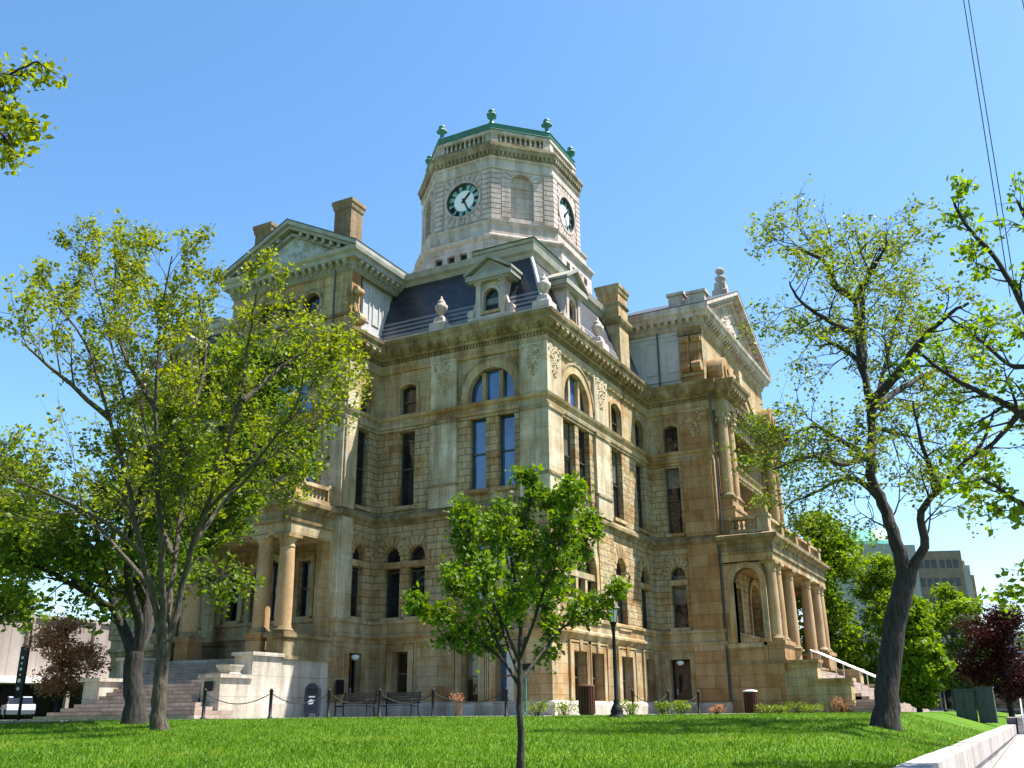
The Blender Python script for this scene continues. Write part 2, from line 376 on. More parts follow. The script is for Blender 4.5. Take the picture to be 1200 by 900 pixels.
def wall(mb, F, h0, h1, z0, z1, ops, depth=.38, out=0.):
    hs = sorted({h0, h1} | {o[k] for o in ops for k in ('h0', 'h1')}); hs = [h for h in hs if h0 <= h <= h1]
    zs = sorted({z0, z1} | {o[k] for o in ops for k in ('z0', 'z1')}); zs = [z for z in zs if z0 <= z <= z1]
    for i in range(len(hs) - 1):
        for j in range(len(zs) - 1):
            hm, zm = (hs[i] + hs[i + 1]) / 2, (zs[j] + zs[j + 1]) / 2
            if any(o['h0'] < hm < o['h1'] and o['z0'] < zm < o['z1'] for o in ops): continue
            mb.add([F.p(hs[i], zs[j], out), F.p(hs[i + 1], zs[j], out), F.p(hs[i + 1], zs[j + 1], out), F.p(hs[i], zs[j + 1], out)], [(0, 1, 2, 3)])
    for o in ops:
        if o['top'] == 'circle':
            c = (o['h0'] + o['h1']) / 2; cz = (o['z0'] + o['z1']) / 2; r_ = (o['h1'] - o['h0']) / 2
            for sg, ze in ((1, o['z1']), (-1, o['z0'])):
                pts = [(c + r_ * math.cos(t), cz + sg * r_ * math.sin(t)) for t in [PI * k / 16 for k in range(17)]]
                for a, b2 in zip(pts, pts[1:]):
                    mb.add([F.p(a[0], a[1], out), F.p(b2[0], b2[1], out), F.p(b2[0], ze, out), F.p(a[0], ze, out)], [(0, 1, 2, 3)])
        elif o['top'] != 'flat':
            pts = arc(o)
            for a, b2 in zip(pts, pts[1:]):
                mb.add([F.p(a[0], a[1], out), F.p(b2[0], b2[1], out), F.p(b2[0], o['z1'], out), F.p(a[0], o['z1'], out)], [(0, 1, 2, 3)])
        ol = outline(o); n = len(ol)
        d = o.get('depth', depth)
        mb.add([F.p(h, z, out) for h, z in ol] + [F.p(h, z, out - d) for h, z in ol], [(i, (i + 1) % n, (i + 1) % n + n, i + n) for i in range(n)])

def window(F, o, parent, depth=.30, glass='glass', frame='frame', surround=.0, sproud=.05, smat='trim', mull=(), rails=(.5,), out=0., fw=.07, name='window', sill=True):
    ol = outline(o); mb = MB()
    dd = out - depth
    inn = [(h, z) for h, z in outline(o, -fw)]
    mb.ring(F, ol, inn, dd, dd + .07)
    zc = o['z1'] - (o['rise'] or 0)
    for r_ in rails:
        z = o['z0'] + (zc - o['z0']) * r_; mb.fbox(F, o['h0'] + fw, o['h1'] - fw, z - .035, z + .035, dd + .004, dd + .10)
    for m_ in mull:
        h = o['h0'] + (o['h1'] - o['h0']) * m_; mb.fbox(F, h - .04, h + .04, o['z0'] + fw, zc + (o['rise'] or 0) * .8, dd + .002, dd + .085)
    w = mb.build(name, M[frame], parent)
    pb = MB(); n = len(ol)
    inn2 = outline(o, -.01)
    pb.add([F.p(h, z, dd + .02) for h, z in inn2], [tuple(range(len(inn2)))])
    pb.build('pane', M[glass], w)
    rb = random.Random(int(abs(F.o[0] * 7 + F.o[1] * 13 + o['h0'] * 31 + o['z0'] * 17)))
    if o['top'] != 'circle' and name == 'window' and rails and rb.random() < .42:
        zz = o['z0'] + (zc - o['z0']) * rb.choice((.45, .55, .7)); bb = MB()
        bb.add([F.p(h, z, dd + .024) for h, z in ((o['h0'] + fw, zz), (o['h1'] - fw, zz), (o['h1'] - fw, zc - .02), (o['h0'] + fw, zc - .02))], [(0, 1, 2, 3)]); bb.build('blind', M['blind'], w)
    if surround:
        sb = MB(); a = outline(o, surround, False); b2 = outline(o, 0., False)
        sb.ring(F, a[1:] + a[:1], b2[1:] + b2[:1], out - .02, out + sproud, closed=False)
        if o['top'] == 'circle': sb = MB(); sb.ring(F, a, b2, out - .02, out + sproud)
        sb.build('surround', M[smat], w)
    if sill and o['top'] != 'circle':
        sb = MB(); sb.fbox(F, o['h0'] - .12, o['h1'] + .12, o['z0'] - .17, o['z0'] - .003, out - depth, out + .13); sb.build('sill', M['trim'], w)
    return w
SKYS, SUNS, EXPO = .092, 5.0, 1.6
# ================================================================== COURTHOUSE
CH = thing('courthouse', 'large sandstone courthouse with octagonal clock tower and mansard roof', 'courthouse', loc=(0, 0, 0))
W1, W2, W3 = 9.26, 13.35, 2.7          # wing widths, left pavilion projection
LPY0, LPY1 = 9.26, 17.14               # left pavilion
RPX0, RPX1, RPD = 13.35, 27.5, 3.6     # right pavilion
BX, BY = 40.85, 26.4
FA = Fr(0, 0, 0, 1, -1, 0)             # left face X=0, h=Y
FB = Fr(0, 0, 1, 0, 0, -1)             # right face Y=0, h=X
FC = Fr(0, LPY0, 1, 0, 0, -1)          # side wall of left pavilion, h=X
FD = Fr(-W3, 0, 0, 1, -1, 0)           # front of left pavilion, h=Y
FE = Fr(RPX0, 0, 0, 1, -1, 0)          # side wall of right pavilion, h=Y
FG = Fr(0, -RPD, 1, 0, 0, -1)          # front of right pavilion, h=X
plan = [(-W3, LPY1), (-W3, LPY0), (0, LPY0), (0, 0), (RPX0, 0), (RPX0, -RPD), (RPX1, -RPD), (RPX1, 0), (BX, 0), (BX, BY), (RPX1, BY), (RPX1, BY + RPD), (RPX0, BY + RPD), (RPX0, BY), (0, BY), (0, LPY1)]
ZB, Z1, Z2, Z3, ZC = 3.39, 4.05, 8.7, 13.36, 16.4

# openings per face and storey --------------------------------------------------
def mirror(ops, c):
    r_ = []
    for o in ops:
        q = dict(o); q['h0'], q['h1'] = 2 * c - o['h1'], 2 * c - o['h0']; r_.append(q)
    return r_
LC, RC = 13.2, 20.42
A_ops = {0: [op(1.78, 2.65, .52, 2.74), op(3.5, 4.35, .52, 2.74), op(7.15, 8.0, .88, 2.78)],
         1: [op(1.6, 4.1, 4.3, 7.7, 'semi', big=1), op(6.37, 7.27, 4.3, 7.55, 'semi', tr=1), op(7.75, 8.65, 4.3, 7.55, 'semi', tr=1)],
         2: [op(1.65, 2.5, 9.8, 13.25, blue=1), op(3.15, 4.02, 9.8, 13.25, blue=1), op(7.1, 8.0, 9.45, 13.15)],
         3: [op(1.62, 4.06, 13.98, 15.6, 'semi', blue=1, fan=1), op(7.05, 8.0, 14.0, 15.55, 'seg')]}
A_ops[3][0].update(top='seg', rise=1.2)
B_ops = {0: [op(2.08, 3.5, .5, 2.68), op(4.03, 5.45, .5, 2.68), op(7.65, 9.15, .5, 2.68), op(11.05, 12.42, .5, 2.68)],
         1: [op(1.9, 5.0, 4.1, 7.8, 'semi', big=1), op(7.55, 8.9, 4.05, 7.5, 'semi', tr=1), op(11.0, 12.35, 4.05, 7.5, 'semi', tr=1)],
         2: [op(1.75, 3.05, 9.85, 13.25), op(3.47, 4.78, 9.85, 13.25), op(7.65, 9.05, 9.45, 13.15), op(11.15, 12.5, 9.45, 13.15)],
         3: [op(1.78, 4.78, 13.98, 15.75, 'seg', 1.45, blue=1, fan=1), op(7.7, 9.15, 14.0, 15.7, 'seg', .28), op(11.15, 12.5, 14.0, 15.7, 'seg', .28)]}
C_ops = {0: [op(-1.62, -.72, .02, 2.72, door=1)], 1: [op(-1.62, -.8, 4.3, 7.55, 'semi', tr=1)],
         2: [op(-1.65, -.75, 9.4, 13.15)], 3: [op(-1.6, -.78, 14., 15.5, 'seg')]}
D_ops = {0: [], 1: [op(12.2, 14.2, 2.45, 7.0, 'semi', door=2), op(10.75, 11.45, 4.3, 6.8), op(14.95, 15.65, 4.3, 6.8)],
         2: [op(10.95, 12.1, 9.75, 13.15, blue=1), op(12.62, 13.78, 9.75, 13.15, blue=1), op(14.3, 15.45, 9.75, 13.15, blue=1)],
         3: [op(11.25, 15.15, 13.98, 16.1, 'seg', 1.75, blue=1, fan=1)]}
E_ops = {0: [op(-1.66, -.55, .02, 2.72, door=1)], 1: [op(-1.7, -.86, 4.35, 7.55, 'semi', tr=1)],
         2: [op(-1.74, -.88, 9.38, 13.1)], 3: [op(-1.8, -.96, 14., 15.55, 'seg')]}
A2_ops = {k: mirror(v, LC) for k, v in A_ops.items()}
B2_ops = {k: mirror(v, RC) for k, v in B_ops.items()}
levels = [(0, ZB, 'ashlar', .5), (ZB, Z2, 'rock', .42), (Z2, Z3, 'rock', .42), (Z3, ZC + .3, 'ashlar', .42)]
faces = [(FA, 0, LPY0, A_ops), (FA, LPY1, BY, A2_ops), (FB, 0, RPX0, B_ops), (FB, RPX1, BX, B2_ops), (FC, -W3, 0, C_ops), (FD, LPY0, LPY1, D_ops), (FE, -RPD, 0, E_ops)]
storey_names = ['basement_wall', 'first_floor_wall', 'second_floor_wall', 'third_floor_wall']
for li, (z0, z1, mt, dp) in enumerate(levels):
    mb = MB()
    for F, h0, h1, ops in faces: wall(mb, F, h0, h1, z0, z1, ops.get(li, []), dp)
    # remaining plain sides of the plan
    for F, h0, h1 in ((Fr(BX, 0, 0, 1, 1, 0), 0, BY), (Fr(0, BY, 1, 0, 0, 1), 0, RPX0), (Fr(0, BY, 1, 0, 0, 1), RPX1, BX), (Fr(0, BY + RPD, 1, 0, 0, 1), RPX0, RPX1),
                      (Fr(RPX0, 0, 0, 1, -1, 0), BY, BY + RPD), (Fr(RPX1, 0, 0, 1, 1, 0), BY, BY + RPD), (Fr(RPX1, 0, 0, 1, 1, 0), -RPD, 0), (Fr(0, LPY1, 1, 0, 0, 1), -W3, 0)):
        wall(mb, F, h0, h1, z0, z1, [])
    if li == 0: wall(mb, FG, RPX0, RPX1, z0, z1, [])
    if li == 1: wall(mb, FG, RPX0, RPX1, z0, z1, [op(19.2, 21.6, 2.45 if z0 < 2 else ZB, 7.2, 'semi', depth=.6), op(15.6, 17.2, 3.6, 6.6), op(23.6, 25.2, 3.6, 6.6)])
    mb.build(storey_names[li], M[mt], CH, fix=False)
for o in (op(15.6, 17.2, 3.6, 6.6), op(23.6, 25.2, 3.6, 6.6)): window(FG, o, CH, .34, 'glass', 'frame', .25, .06, 'trim', (), (.5,))
window(FG, op(19.2, 21.6, 2.45, 7.2, 'semi'), CH, .5, 'glass', 'wooddoor', .3, .1, 'trim', (.5,), (.55,), name='door', fw=.14, sill=False)
for F, h0, h1, ops in faces:
    for li, lst in ops.items():
        for o in lst:
            if o.get('door') == 1:
                mb = MB(); mb.ring(F, outline(o), outline(o, -.1), -.45, -.3); d = mb.build('door', M['iron'], CH)
                pb = MB(); i2 = outline(o, -.05); pb.add([F.p(h, z, -.40) for h, z in i2], [tuple(range(len(i2)))]); pb.build('door_leaf', M['wooddoor'], d)
                hb = MB(); c = (o['h0'] + o['h1']) / 2; hb.fbox(F, c - .25, c + .25, 1.1, 1.95, -.40, -.37); hb.build('pane', M['glass'], d)
                kb = MB(); kb.fbox(F, o['h1'] - .22, o['h1'] - .18, .95, 1.25, -.38, -.32); kb.build('handle', M['rail'], d)
                lb = MB(); x, y, _ = F.p(c, 0, .02); lb.lathe(x, y, [(.06, 2.66), (.2, 2.62), (.2, 2.5), (.1, 2.42)], 10); l = lb.build('door_light', M['lampglass'], CH)
                sb = MB(); a = outline(o, .28, False); b2 = outline(o, 0, False); sb.ring(F, a[1:] + a[:1], b2[1:] + b2[:1], -.02, .06, closed=False); sb.build('surround', M['trim'], d)
            elif o.get('door') == 2:
                w = window(F, o, CH, .36, 'glass', 'wooddoor', .3, .1, 'trim', (.5,), (.55,), name='door', fw=.12, sill=False)
            elif o.get('big'):
                window(F, o, CH, .34, 'glass_sky' if F is FA else 'glass', 'frame', .42, .06, 'ashlar', (), (.12,), fw=.09)
                mb = MB(); zt = o['z1'] - o['rise']; wd = (o['h1'] - o['h0'])
                mb.fbox(F, o['h0'], o['h1'], zt - .3, zt - .02, -.33, -.04)
                for q in (1 / 3, 2 / 3): mb.fbox(F, o['h0'] + wd * q - .13, o['h0'] + wd * q + .13, o['z0'], zt - .3, -.31, -.06)
                for q in (1 / 3, 2 / 3): mb.fbox(F, o['h0'] + wd * q - .09, o['h0'] + wd * q + .09, zt - .02, zt + o['rise'] * .88, -.31, -.10)
                build_each(mb, 'mullion', M['trim'], CH)
            elif o.get('fan'):
                window(F, o, CH, .30, 'glass_sky', 'frame', .42, .08, 'trim', (), (), fw=.07)
                mb = MB(); wd = (o['h1'] - o['h0'])
                for q in (.31, .69): mb.fbox(F, o['h0'] + wd * q - .1, o['h0'] + wd * q + .1, o['z0'], o['z1'] - (.16 if wd < 3.5 else .26), -.29, -.08)
                build_each(mb, 'mullion', M['trim'], CH)
                # outer hood moulding
                mb = MB(); a = outline(o, .54, False); b2 = outline(o, .42, False); mb.ring(F, a[2:], b2[2:], .0, .122, closed=False); mb.build('hood_mould', M['dirty'], CH)
            elif o.get('tr'):
                window(F, o, CH, .34, 'glass', 'frame', .0, .04, 'trim', (), (.75,))
                mb = MB(); zt = o['z1'] - o['rise'] - .55; mb.fbox(F, o['h0'] - .14, o['h1'] + .14, zt, zt + .28, -.33, .05); mb.build('transom', M['trim'], CH)
                # long voussoirs round the head
                mb = MB(); c = (o['h0'] + o['h1']) / 2; r_ = o['rise']; cz = o['z1'] - r_
                nv = 9; wo = .01 * (int(o['h0'] * 10) % 3)
                for k in range(nv):
                    a0 = PI * k / nv + .03; a1 = PI * (k + 1) / nv - .03; r1 = r_ + .52
                    mb.prism(F, [(c + r_ * math.cos(a0), cz + r_ * math.sin(a0)), (c + r1 * math.cos(a0), cz + r1 * math.sin(a0)), (c + r1 * math.cos(a1), cz + r1 * math.sin(a1)), (c + r_ * math.cos(a1), cz + r_ * math.sin(a1))], -.02, .045 + wo + .014 * (k % 2))
                mb.build('voussoirs', M['ashlar'], CH)
            elif li == 0:
                window(F, o, CH, .46, 'glasstint' if (F is FA and o['h0'] > 3) or F is FB else 'glass_sky', 'bronze', .30, .07, 'trim', (), (.5,))
                mb = MB(); a = outline(o, .44, False); b2 = outline(o, .36, False); mb.ring(F, a[1:] + a[:1], b2[1:] + b2[:1], .0, .10, closed=False)
                c = (o['h0'] + o['h1']) / 2; mb.prism(F, [(c - .12, o['z1']), (c + .12, o['z1']), (c + .17, o['z1'] + .48), (c - .17, o['z1'] + .48)], .0, .13)
                mb.build('window_architrave', M['trim'], CH)
            elif li == 2:
                window(F, o, CH, .34, 'glass_sky' if o.get('blue') else 'glass', 'frame', .0, .04, 'trim', (), (.5,))
            else:
                window(F, o, CH, .30, 'glass', 'frame', .22, .06, 'trim', (), (.5,))

# pilasters, quoins ------------------------------------------------------------
def pilaster(F, h0, h1, z0, z1, mat, out=.14, cap=True, carved=False):
    out += .003 if F is FB or F is FC else 0; mb = MB(); mb.fbox(F, h0, h1, z0, z1, -.05, out); p = mb.build('pilaster', M[mat], CH)
    if carved:
        cb = MB(); r_ = random.Random(int(h0 * 97 + z0 * 7)); c = (h0 + h1) / 2; w = (h1 - h0)
        for k in range(90):                       # carved foliage panel and pendant
            zz = z1 - .12 - 1.5 * r_.random(); ww = w * (.46 if zz > z1 - .55 else .30 * (1 - (z1 - .55 - zz) / 1.6))
            hh = c + (r_.random() * 2 - 1) * ww; s_ = .035 + .045 * r_.random()
            x, y, z = F.p(hh, zz, out - .01)
            vs = [(x + s_ * 1.1 * a, y + s_ * 1.1 * b2, z + s_ * c2) for a, b2, c2 in ((1, 0, 0), (0, 1, 0), (-1, 0, 0), (0, -1, 0), (0, 0, 1.5), (0, 0, -1.5))]
            cb.add(vs, [(0, 1, 4), (1, 2, 4), (2, 3, 4), (3, 0, 4), (1, 0, 5), (2, 1, 5), (3, 2, 5), (0, 3, 5)])
        cb.add([F.p(h, z, out + .004) for h, z in ((h0 + .15, z1 - .1), (h1 - .15, z1 - .1), (h1 - .15, z1 - .16), (h0 + .15, z1 - .16))], [(0, 1, 2, 3)])
        cb.build('carving', M['carved'], p)
    return p
e = .002
for F, spans in ((FA, [(-.14, 1.3), (4.7, 6.15)]), (FA, [(2 * LC - 6.15, 2 * LC - 4.7), (2 * LC - 1.3, BY + .14)]), (FB, [(-.13, 1.4), (5.3, 7.05)]), (FB, [(2 * RC - 7.05, 2 * RC - 5.3)])):
    for a, b2 in spans:
        pilaster(F, a + e, b2, 9.12, 10.2, 'panel', .17)
        pilaster(F, a, b2, 10.2, Z3 - .0, 'panel', .14)
        pilaster(F, a + e, b2, 13.9, ZC, 'panel', .14, carved=True)
        pilaster(F, a + e, b2 + (.15 if F is FA else .1), Z1, Z2, 'rock', .10)
        mb = MB(); q_ = .003 if F is FB else 0; mb.fbox(F, a - .04, b2 + .04, 10.12 - q_, 10.24 + q_, .0, .22 + q_); mb.fbox(F, a - .03, b2 + .03, 13.18 - q_, 13.36 + q_, .0, .2 + q_); build_each(mb, 'pilaster_band', M['dirty'], CH)
# side wall of right pavilion: orange pilaster
for z0, z1, mt, out in ((.58, ZB, 'orange', .15), (Z1, Z2, 'orange', .13), (9.12, Z3, 'orange', .15), (13.9, ZC, 'orange', .15)):
    pilaster(FE, -3.62, -1.95, z0, z1, mt, out, carved=(z0 > 13))
    pilaster(FG, 13.35, 14.6, z0, z1, mt, out) if z0 > 9 else None
    pilaster(FG, 26.2, 27.5, z0, z1, mt, out) if z0 > 9 else None
for z0, z1 in ((Z1, Z2), (9.12, Z3), (13.9, ZC)):
    pilaster(FC, -2.72, -1.9, z0, z1, 'panel', .14)
    pilaster(FD, 9.2, 10.4, z0, z1, 'panel', .14, carved=(z0 > 13)); pilaster(FD, 15.95, 17.15, z0, z1, 'panel', .14)

# horizontal mouldings all round --------------------------------------------------
def brackets(mb, path, closed, z0, z1, o0, o1, step, wd):
    n = len(path)
    for i in range(n if closed else n - 1):
        p, q = Vector(path[i]), Vector(path[(i + 1) % n]); L_ = (q - p).length; d = (q - p) / L_; nn = (d.y, -d.x)
        F = Fr(p.x, p.y, d.x, d.y, *nn); k = max(1, round(L_ / step)); st = L_ / k
        for j in range(k):
            h = st * (j + .5)
            mb.add([F.p(h + s_ * wd, z, o) for s_ in (-.5, .5) for o, z in ((o0, z0 + .02), (o0 + (o1 - o0) * .45, z0), (o1, (z0 + z1) / 2), (o1, z1), (o0, z1))],
                   [(0, 1, 2, 3, 4), (9, 8, 7, 6, 5), (0, 5, 6, 1), (1, 6, 7, 2), (2, 7, 8, 3), (3, 8, 9, 4), (4, 9, 5, 0)])
def course(name, prof, mat, path=plan, closed=True, parent=CH, teeth=()):
    mb = MB(); mb.sweep(path, prof, closed)
    for a in teeth: brackets(mb, path, closed, *a)
    return mb.build(name, M[mat], parent)
course('plinth', [(.0, -.4), (.16, -.4), (.16, .42), (.10, .56), (.0, .60)], 'cheek')
course('water_table', [(.0, 3.15), (.04, 3.17), (.10, 3.32), (.20, 3.42), (.20, 3.52), (.07, 3.60), (.07, 3.98), (.16, 4.04), (.16, 4.16), (.0, 4.22)], 'trim')
course('belt_course', [(.0, 8.52), (.06, 8.55), (.10, 8.68), (.26, 8.80), (.26, 8.96), (.12, 9.05), (.08, 9.14), (.0, 9.16)], 'dirty')
course('string_course', [(.0, 13.34), (.10, 13.36), (.13, 13.5), (.10, 13.54), (.06, 13.56), (.06, 13.72), (.18, 13.80), (.22, 13.92), (.0, 13.97)], 'trim')
course('sill_band', [(.0, 13.2), (.05, 13.22), (.05, 13.33), (.0, 13.335)], 'trim')
course('cornice_lower_moulding', [(.0, 16.22), (.10, 16.25), (.14, 16.42), (.10, 16.46), (.10, 16.72), (.0, 16.74)], 'trim')
corn = [(.0, 16.9), (.2, 16.95), (.24, 17.12), (.30, 17.14), (.52, 17.34), (.56, 17.36), (.56, 17.52), (.66, 17.62), (.70, 17.78), (.62, 17.80), (-.3, 17.86)]
course('main_cornice', corn, 'dirty', teeth=((17.06, 17.355, .2, .54, .56, .26), (16.76, 16.9, .02, .12, .17, .09)))
course('frieze', [(.0, 16.74), (.03, 16.75), (.03, 16.9), (.0, 16.92)], 'ashlar')

# mansard roof ---------------------------------------------------------------------
rect = [(0, BY), (0, 0), (BX, 0), (BX, BY)]
course('gutter', [(.42, 17.80), (.44, 18.02), (.3, 18.06), (.0, 18.08), (-.25, 18.3)], 'painttrim', rect)
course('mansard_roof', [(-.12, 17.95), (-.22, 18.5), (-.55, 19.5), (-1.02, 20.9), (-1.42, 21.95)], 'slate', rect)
course('mansard_cornice', [(-1.42, 21.55), (-1.28, 21.6), (-1.18, 21.8), (-1.04, 21.9), (-.98, 22.22), (-1.08, 22.26), (-3.5, 22.4)], 'painttrim', rect)
mb = MB(); mb.box(3.3, BX - 3.3, 3.3, BY - 3.3, 21.5, 22.4); mb.build('flat_roof', M['leadroof'], CH)
# raised deck of the corner block
def deck(x0, x1, y0, y1):
    pth = [(x0, y1), (x0, y0), (x1, y0), (x1, y1)]
    course('corner_deck', [(.0, 22.2), (.0, 22.3), (.08, 22.36), (.12, 22.52), (.0, 22.54)], 'painttrim', pth)
    b3 = MB(); cx_, cy_ = (x0 + x1) / 2, (y0 + y1) / 2
    b3.add([(x0 - .2, y0 - .2, 22.543), (x1 + .2, y0 - .2, 22.543), (x1 + .2, y1 + .2, 22.543), (x0 - .2, y1 + .2, 22.543), (cx_, cy_, 22.75)], [(0, 1, 4), (1, 2, 4), (2, 3, 4), (3, 0, 4), (3, 2, 1, 0)])
    b3.build('deck_roof', M['copper'], CH)
deck(1.15, 6.0, 1.15, 4.4); deck(1.15, 6.0, BY - 4.4, BY - 1.15); deck(BX - 6, BX - 1.15, 1.15, 5)
# white lead hips
for sx, sy, x, y in ((1, 1, 0, 0), (1, -1, 0, BY), (-1, 1, BX, 0)):
    mb = MB(); mb.tube([(x + sx * a, y + sy * a, z) for a, z in ((.1, 18.1), (.2, 18.55), (.53, 19.55), (1.0, 20.9), (1.40, 21.9))], .10, 6); mb.build('hip_roll', M['paint'], CH)

# dormers ---------------------------------------------------------------------------
def dormer(F, c, zb=18.15):
    d = MB(); w = .78
    o = op(c - .42, c + .42, zb + .45, zb + 1.65, 'semi')
    wall(d, F, c - w, c + w, zb, zb + 2.2, [o], .3, -.12)
    d.fbox(F, c - w, c - w + .02, zb, zb + 2.2, -1.9, -.123); d.fbox(F, c + w - .02, c + w, zb, zb + 2.2, -1.9, -.123)
    d.fbox(F, c - w - .5, c + w + .5, zb - .1, zb + .22, -.5, .02)
    dm = d.build('dormer', M['towertrim'], CH, fix=False)
    window(F, o, dm, .24, 'glass', 'frame', .14, .05, 'towertrim', (), (.5,), out=-.12)
    for s_ in (-1, 1):                             # side volutes and little pilasters
        v = MB(); v.fbox(F, c + s_ * (w - .1) - .13, c + s_ * (w - .1) + .13, zb + .22, zb + 2.0, -.14, .0)
        v.fbox(F, c + s_ * (w - .1) - .19, c + s_ * (w - .1) + .19, zb + 1.9, zb + 2.1, -.16, .06)
        pts = []
        for k in range(9):
            t = k / 8; pts.append((c + s_ * (w + .03 + .42 * (1 - t) ** 2), zb + .22 + 1.3 * t))
        poly = pts + [(c + s_ * w, zb + 1.55), (c + s_ * w, zb + .22)]
        v.prism(F, poly if s_ > 0 else poly[::-1], -.32, -.06)
        x, y, _ = F.p(c + s_ * (w + .28), 0, -.02)
        v.prism(F, [(c + s_ * (w + .3) + .2 * math.cos(a), zb + .42 + .2 * math.sin(a)) for a in [2 * PI * k / 12 for k in range(12)]], -.36, .03)
        v.build('volute', M['towertrim'], dm)
    g = MB(); z0 = zb + 2.2; hw = 1.28; zt = z0 + .98
    g.fbox(F, c - hw, c + hw, z0 - .1, z0 + .16, -2.2, .24)
    g.fbox(F, c - hw + .12, c + hw - .12, z0 - .2, z0 - .1, -2.0, .14)
    for s_ in (-1, 1):
        poly = [(c + s_ * (hw + .06), z0 + .16), (c + s_ * (hw + .06), z0 + .30), (c, zt + .18), (c, zt)]
        g.prism(F, poly if s_ > 0 else poly[::-1], -2.6, .30)
    g.prism(F, [(c - hw + .1, z0 + .16), (c + hw - .1, z0 + .16), (c, zt - .02)], -2.4, .06)
    g.build('pediment', M['painttrim'], dm)
dormer(FA, 2.92); dormer(FB, 3.4); dormer(FA, 2 * LC - 2.92); dormer(FB, 2 * RC - 3.4)

# urns
def urn(x, y, z=18.02, s=1.):
    mb = MB(); b0 = .40 * s
    mb.lathe(x, y, [(.62 * s, z - .15), (.60 * s, z + .3 * s), (.42 * s, z + .38 * s), (.34 * s, z + .62 * s), (.26 * s, z + .72 * s)], 4, False)
    mb.lathe(x, y, [(.14 * s, z + .7 * s), (.10 * s, z + .82 * s), (.2 * s, z + .9 * s), (.31 * s, z + 1.15 * s), (.33 * s, z + 1.3 * s), (.24 * s, z + 1.38 * s), (.2 * s, z + 1.42 * s), (.22 * s, z + 1.5 * s), (.14 * s, z + 1.62 * s), (.06 * s, z + 1.7 * s), (.07 * s, z + 1.8 * s), (.02, z + 1.86 * s)], 14)
    return mb.build('urn', M['towertrim'], CH)
for x, y in ((-.1, 5.65), (.0, .0), (6.2, -.1), (-.1, 2 * LC - 5.65), (0, BY), (2 * RC - 6.2, -.1)): urn(x, y)

# chimney stacks
def stack(x0, x1, y0, y1, z0, z1, mat, cap='dirty', panel=False):
    mb = MB(); mb.box(x0, x1, y0, y1, z0, z1)
    p = mb.build('chimney', M[mat], CH); c = MB()
    pth = [(x0, y1), (x0, y0), (x1, y0), (x1, y1)]
    c.sweep(pth, [(-.3, z1 - .5), (.0, z1 - .5), (.05, z1 - .44), (.09, z1 - .2), (.13, z1 - .14), (.13, z1 + .06), (-.2, z1 + .12)])
    c.box(x0 + .1, x1 - .1, y0 + .1, y1 - .1, z1 + .0, z1 + .13)
    c.build('chimney_cap', M[cap], p)
    if panel:
        q = MB(); zc = z0 + (z1 - z0) * .58
        q.sweep(pth, [(-.1, zc - .1), (.06, zc - .06), (.16, zc + .1), (.2, zc + .22), (.2, zc + .34), (-.1, zc + .4)])
        q.sweep(pth, [(-.1, zc + 1.15), (.05, zc + 1.18), (.10, zc + 1.3), (-.1, zc + 1.34)])
        q.build('chimney_band', M[cap], p)
stack(10.35, 11.75, .25, 1.55, 17.9, 23.55, 'ashlar', 'dirty', True)
stack(-1.55, -.55, 10.45, 11.55, 22.3, 26.0, 'brick', 'brick')
stack(-1.55, -.55, 16.0, 17.1, 22.3, 26.0, 'brick', 'brick')

# ---------------------------------------------------------------- attic of left pavilion
LA0, LA1 = 9.42, 2 * LC - 9.42
fl = Fr(-W3 + .02, 0, 0, 1, -1, 0)
mb = MB(); circ = [op(c - .56, c + .56, 19.24, 20.36, 'circle', depth=.4) for c in (LC - 1.45, LC, LC + 1.45)]
wall(mb, fl, LA0 - .14, LA1 + .14, 17.8, 21.5, circ)
mb.build('attic_wall', M['ashlar'], CH, fix=False)
for o in circ: window(fl, o, CH, .3, 'glass', 'frame', .15, .07, 'trim', (), ())
mb = MB()                                          # ornamental festoon above circles
for c, qq in ((LC - 1.45, 0.), (LC, .012), (LC + 1.45, .0)):
    mb.ring(fl, [(c + .72 * math.cos(t), 19.8 + .78 * math.sin(t)) for t in [PI * (.08 + .84 * k / 12) for k in range(13)]], [(c + .62 * math.cos(t), 19.8 + .68 * math.sin(t)) for t in [PI * (.08 + .84 * k / 12) for k in range(13)]], -.01 - qq, .09 + qq, closed=False)
mb.fbox(fl, LA0 + .1, LA1 - .1, 18.72, 18.86, 0, .1)
mb.build('attic_moulding', M['dirty'], CH)
mb = MB(); mb.box(-W3 + .03, -1.95, LA0 - .14, LA0 + .5, 17.8, 21.5); mb.box(-W3 + .03, -1.95, LA1 - .5, LA1 + .14, 17.8, 21.5); build_each(mb, 'attic_pier', M['orange'], CH)
mb = MB(); mb.box(-1.95, 3.2, LA0 + .1, LA1 - .1, 17.8, 21.5)
at = mb.build('attic_side_wall', M['paint'], CH)
fs = Fr(0, LA0 + .1, 1, 0, 0, -1)
mb = MB()
for x in (-1.15, -.3, .55): mb.ring(fs, [(x - .3, 18.95), (x + .3, 18.95), (x + .3, 20.9), (x - .3, 20.9)], [(x - .23, 19.02), (x + .23, 19.02), (x + .23, 20.83), (x - .23, 20.83)], 0, .05)
mb.fbox(fs, -1.95, 2., 18.35, 18.5, 0, .08); mb.fbox(fs, -1.95, 2., 18.0, 18.3, 0, .14); mb.fbox(fs, -1.95, 2.2, 21.1, 21.25, 0, .05)
mb.build('panel_moulding', M['paint'], at)
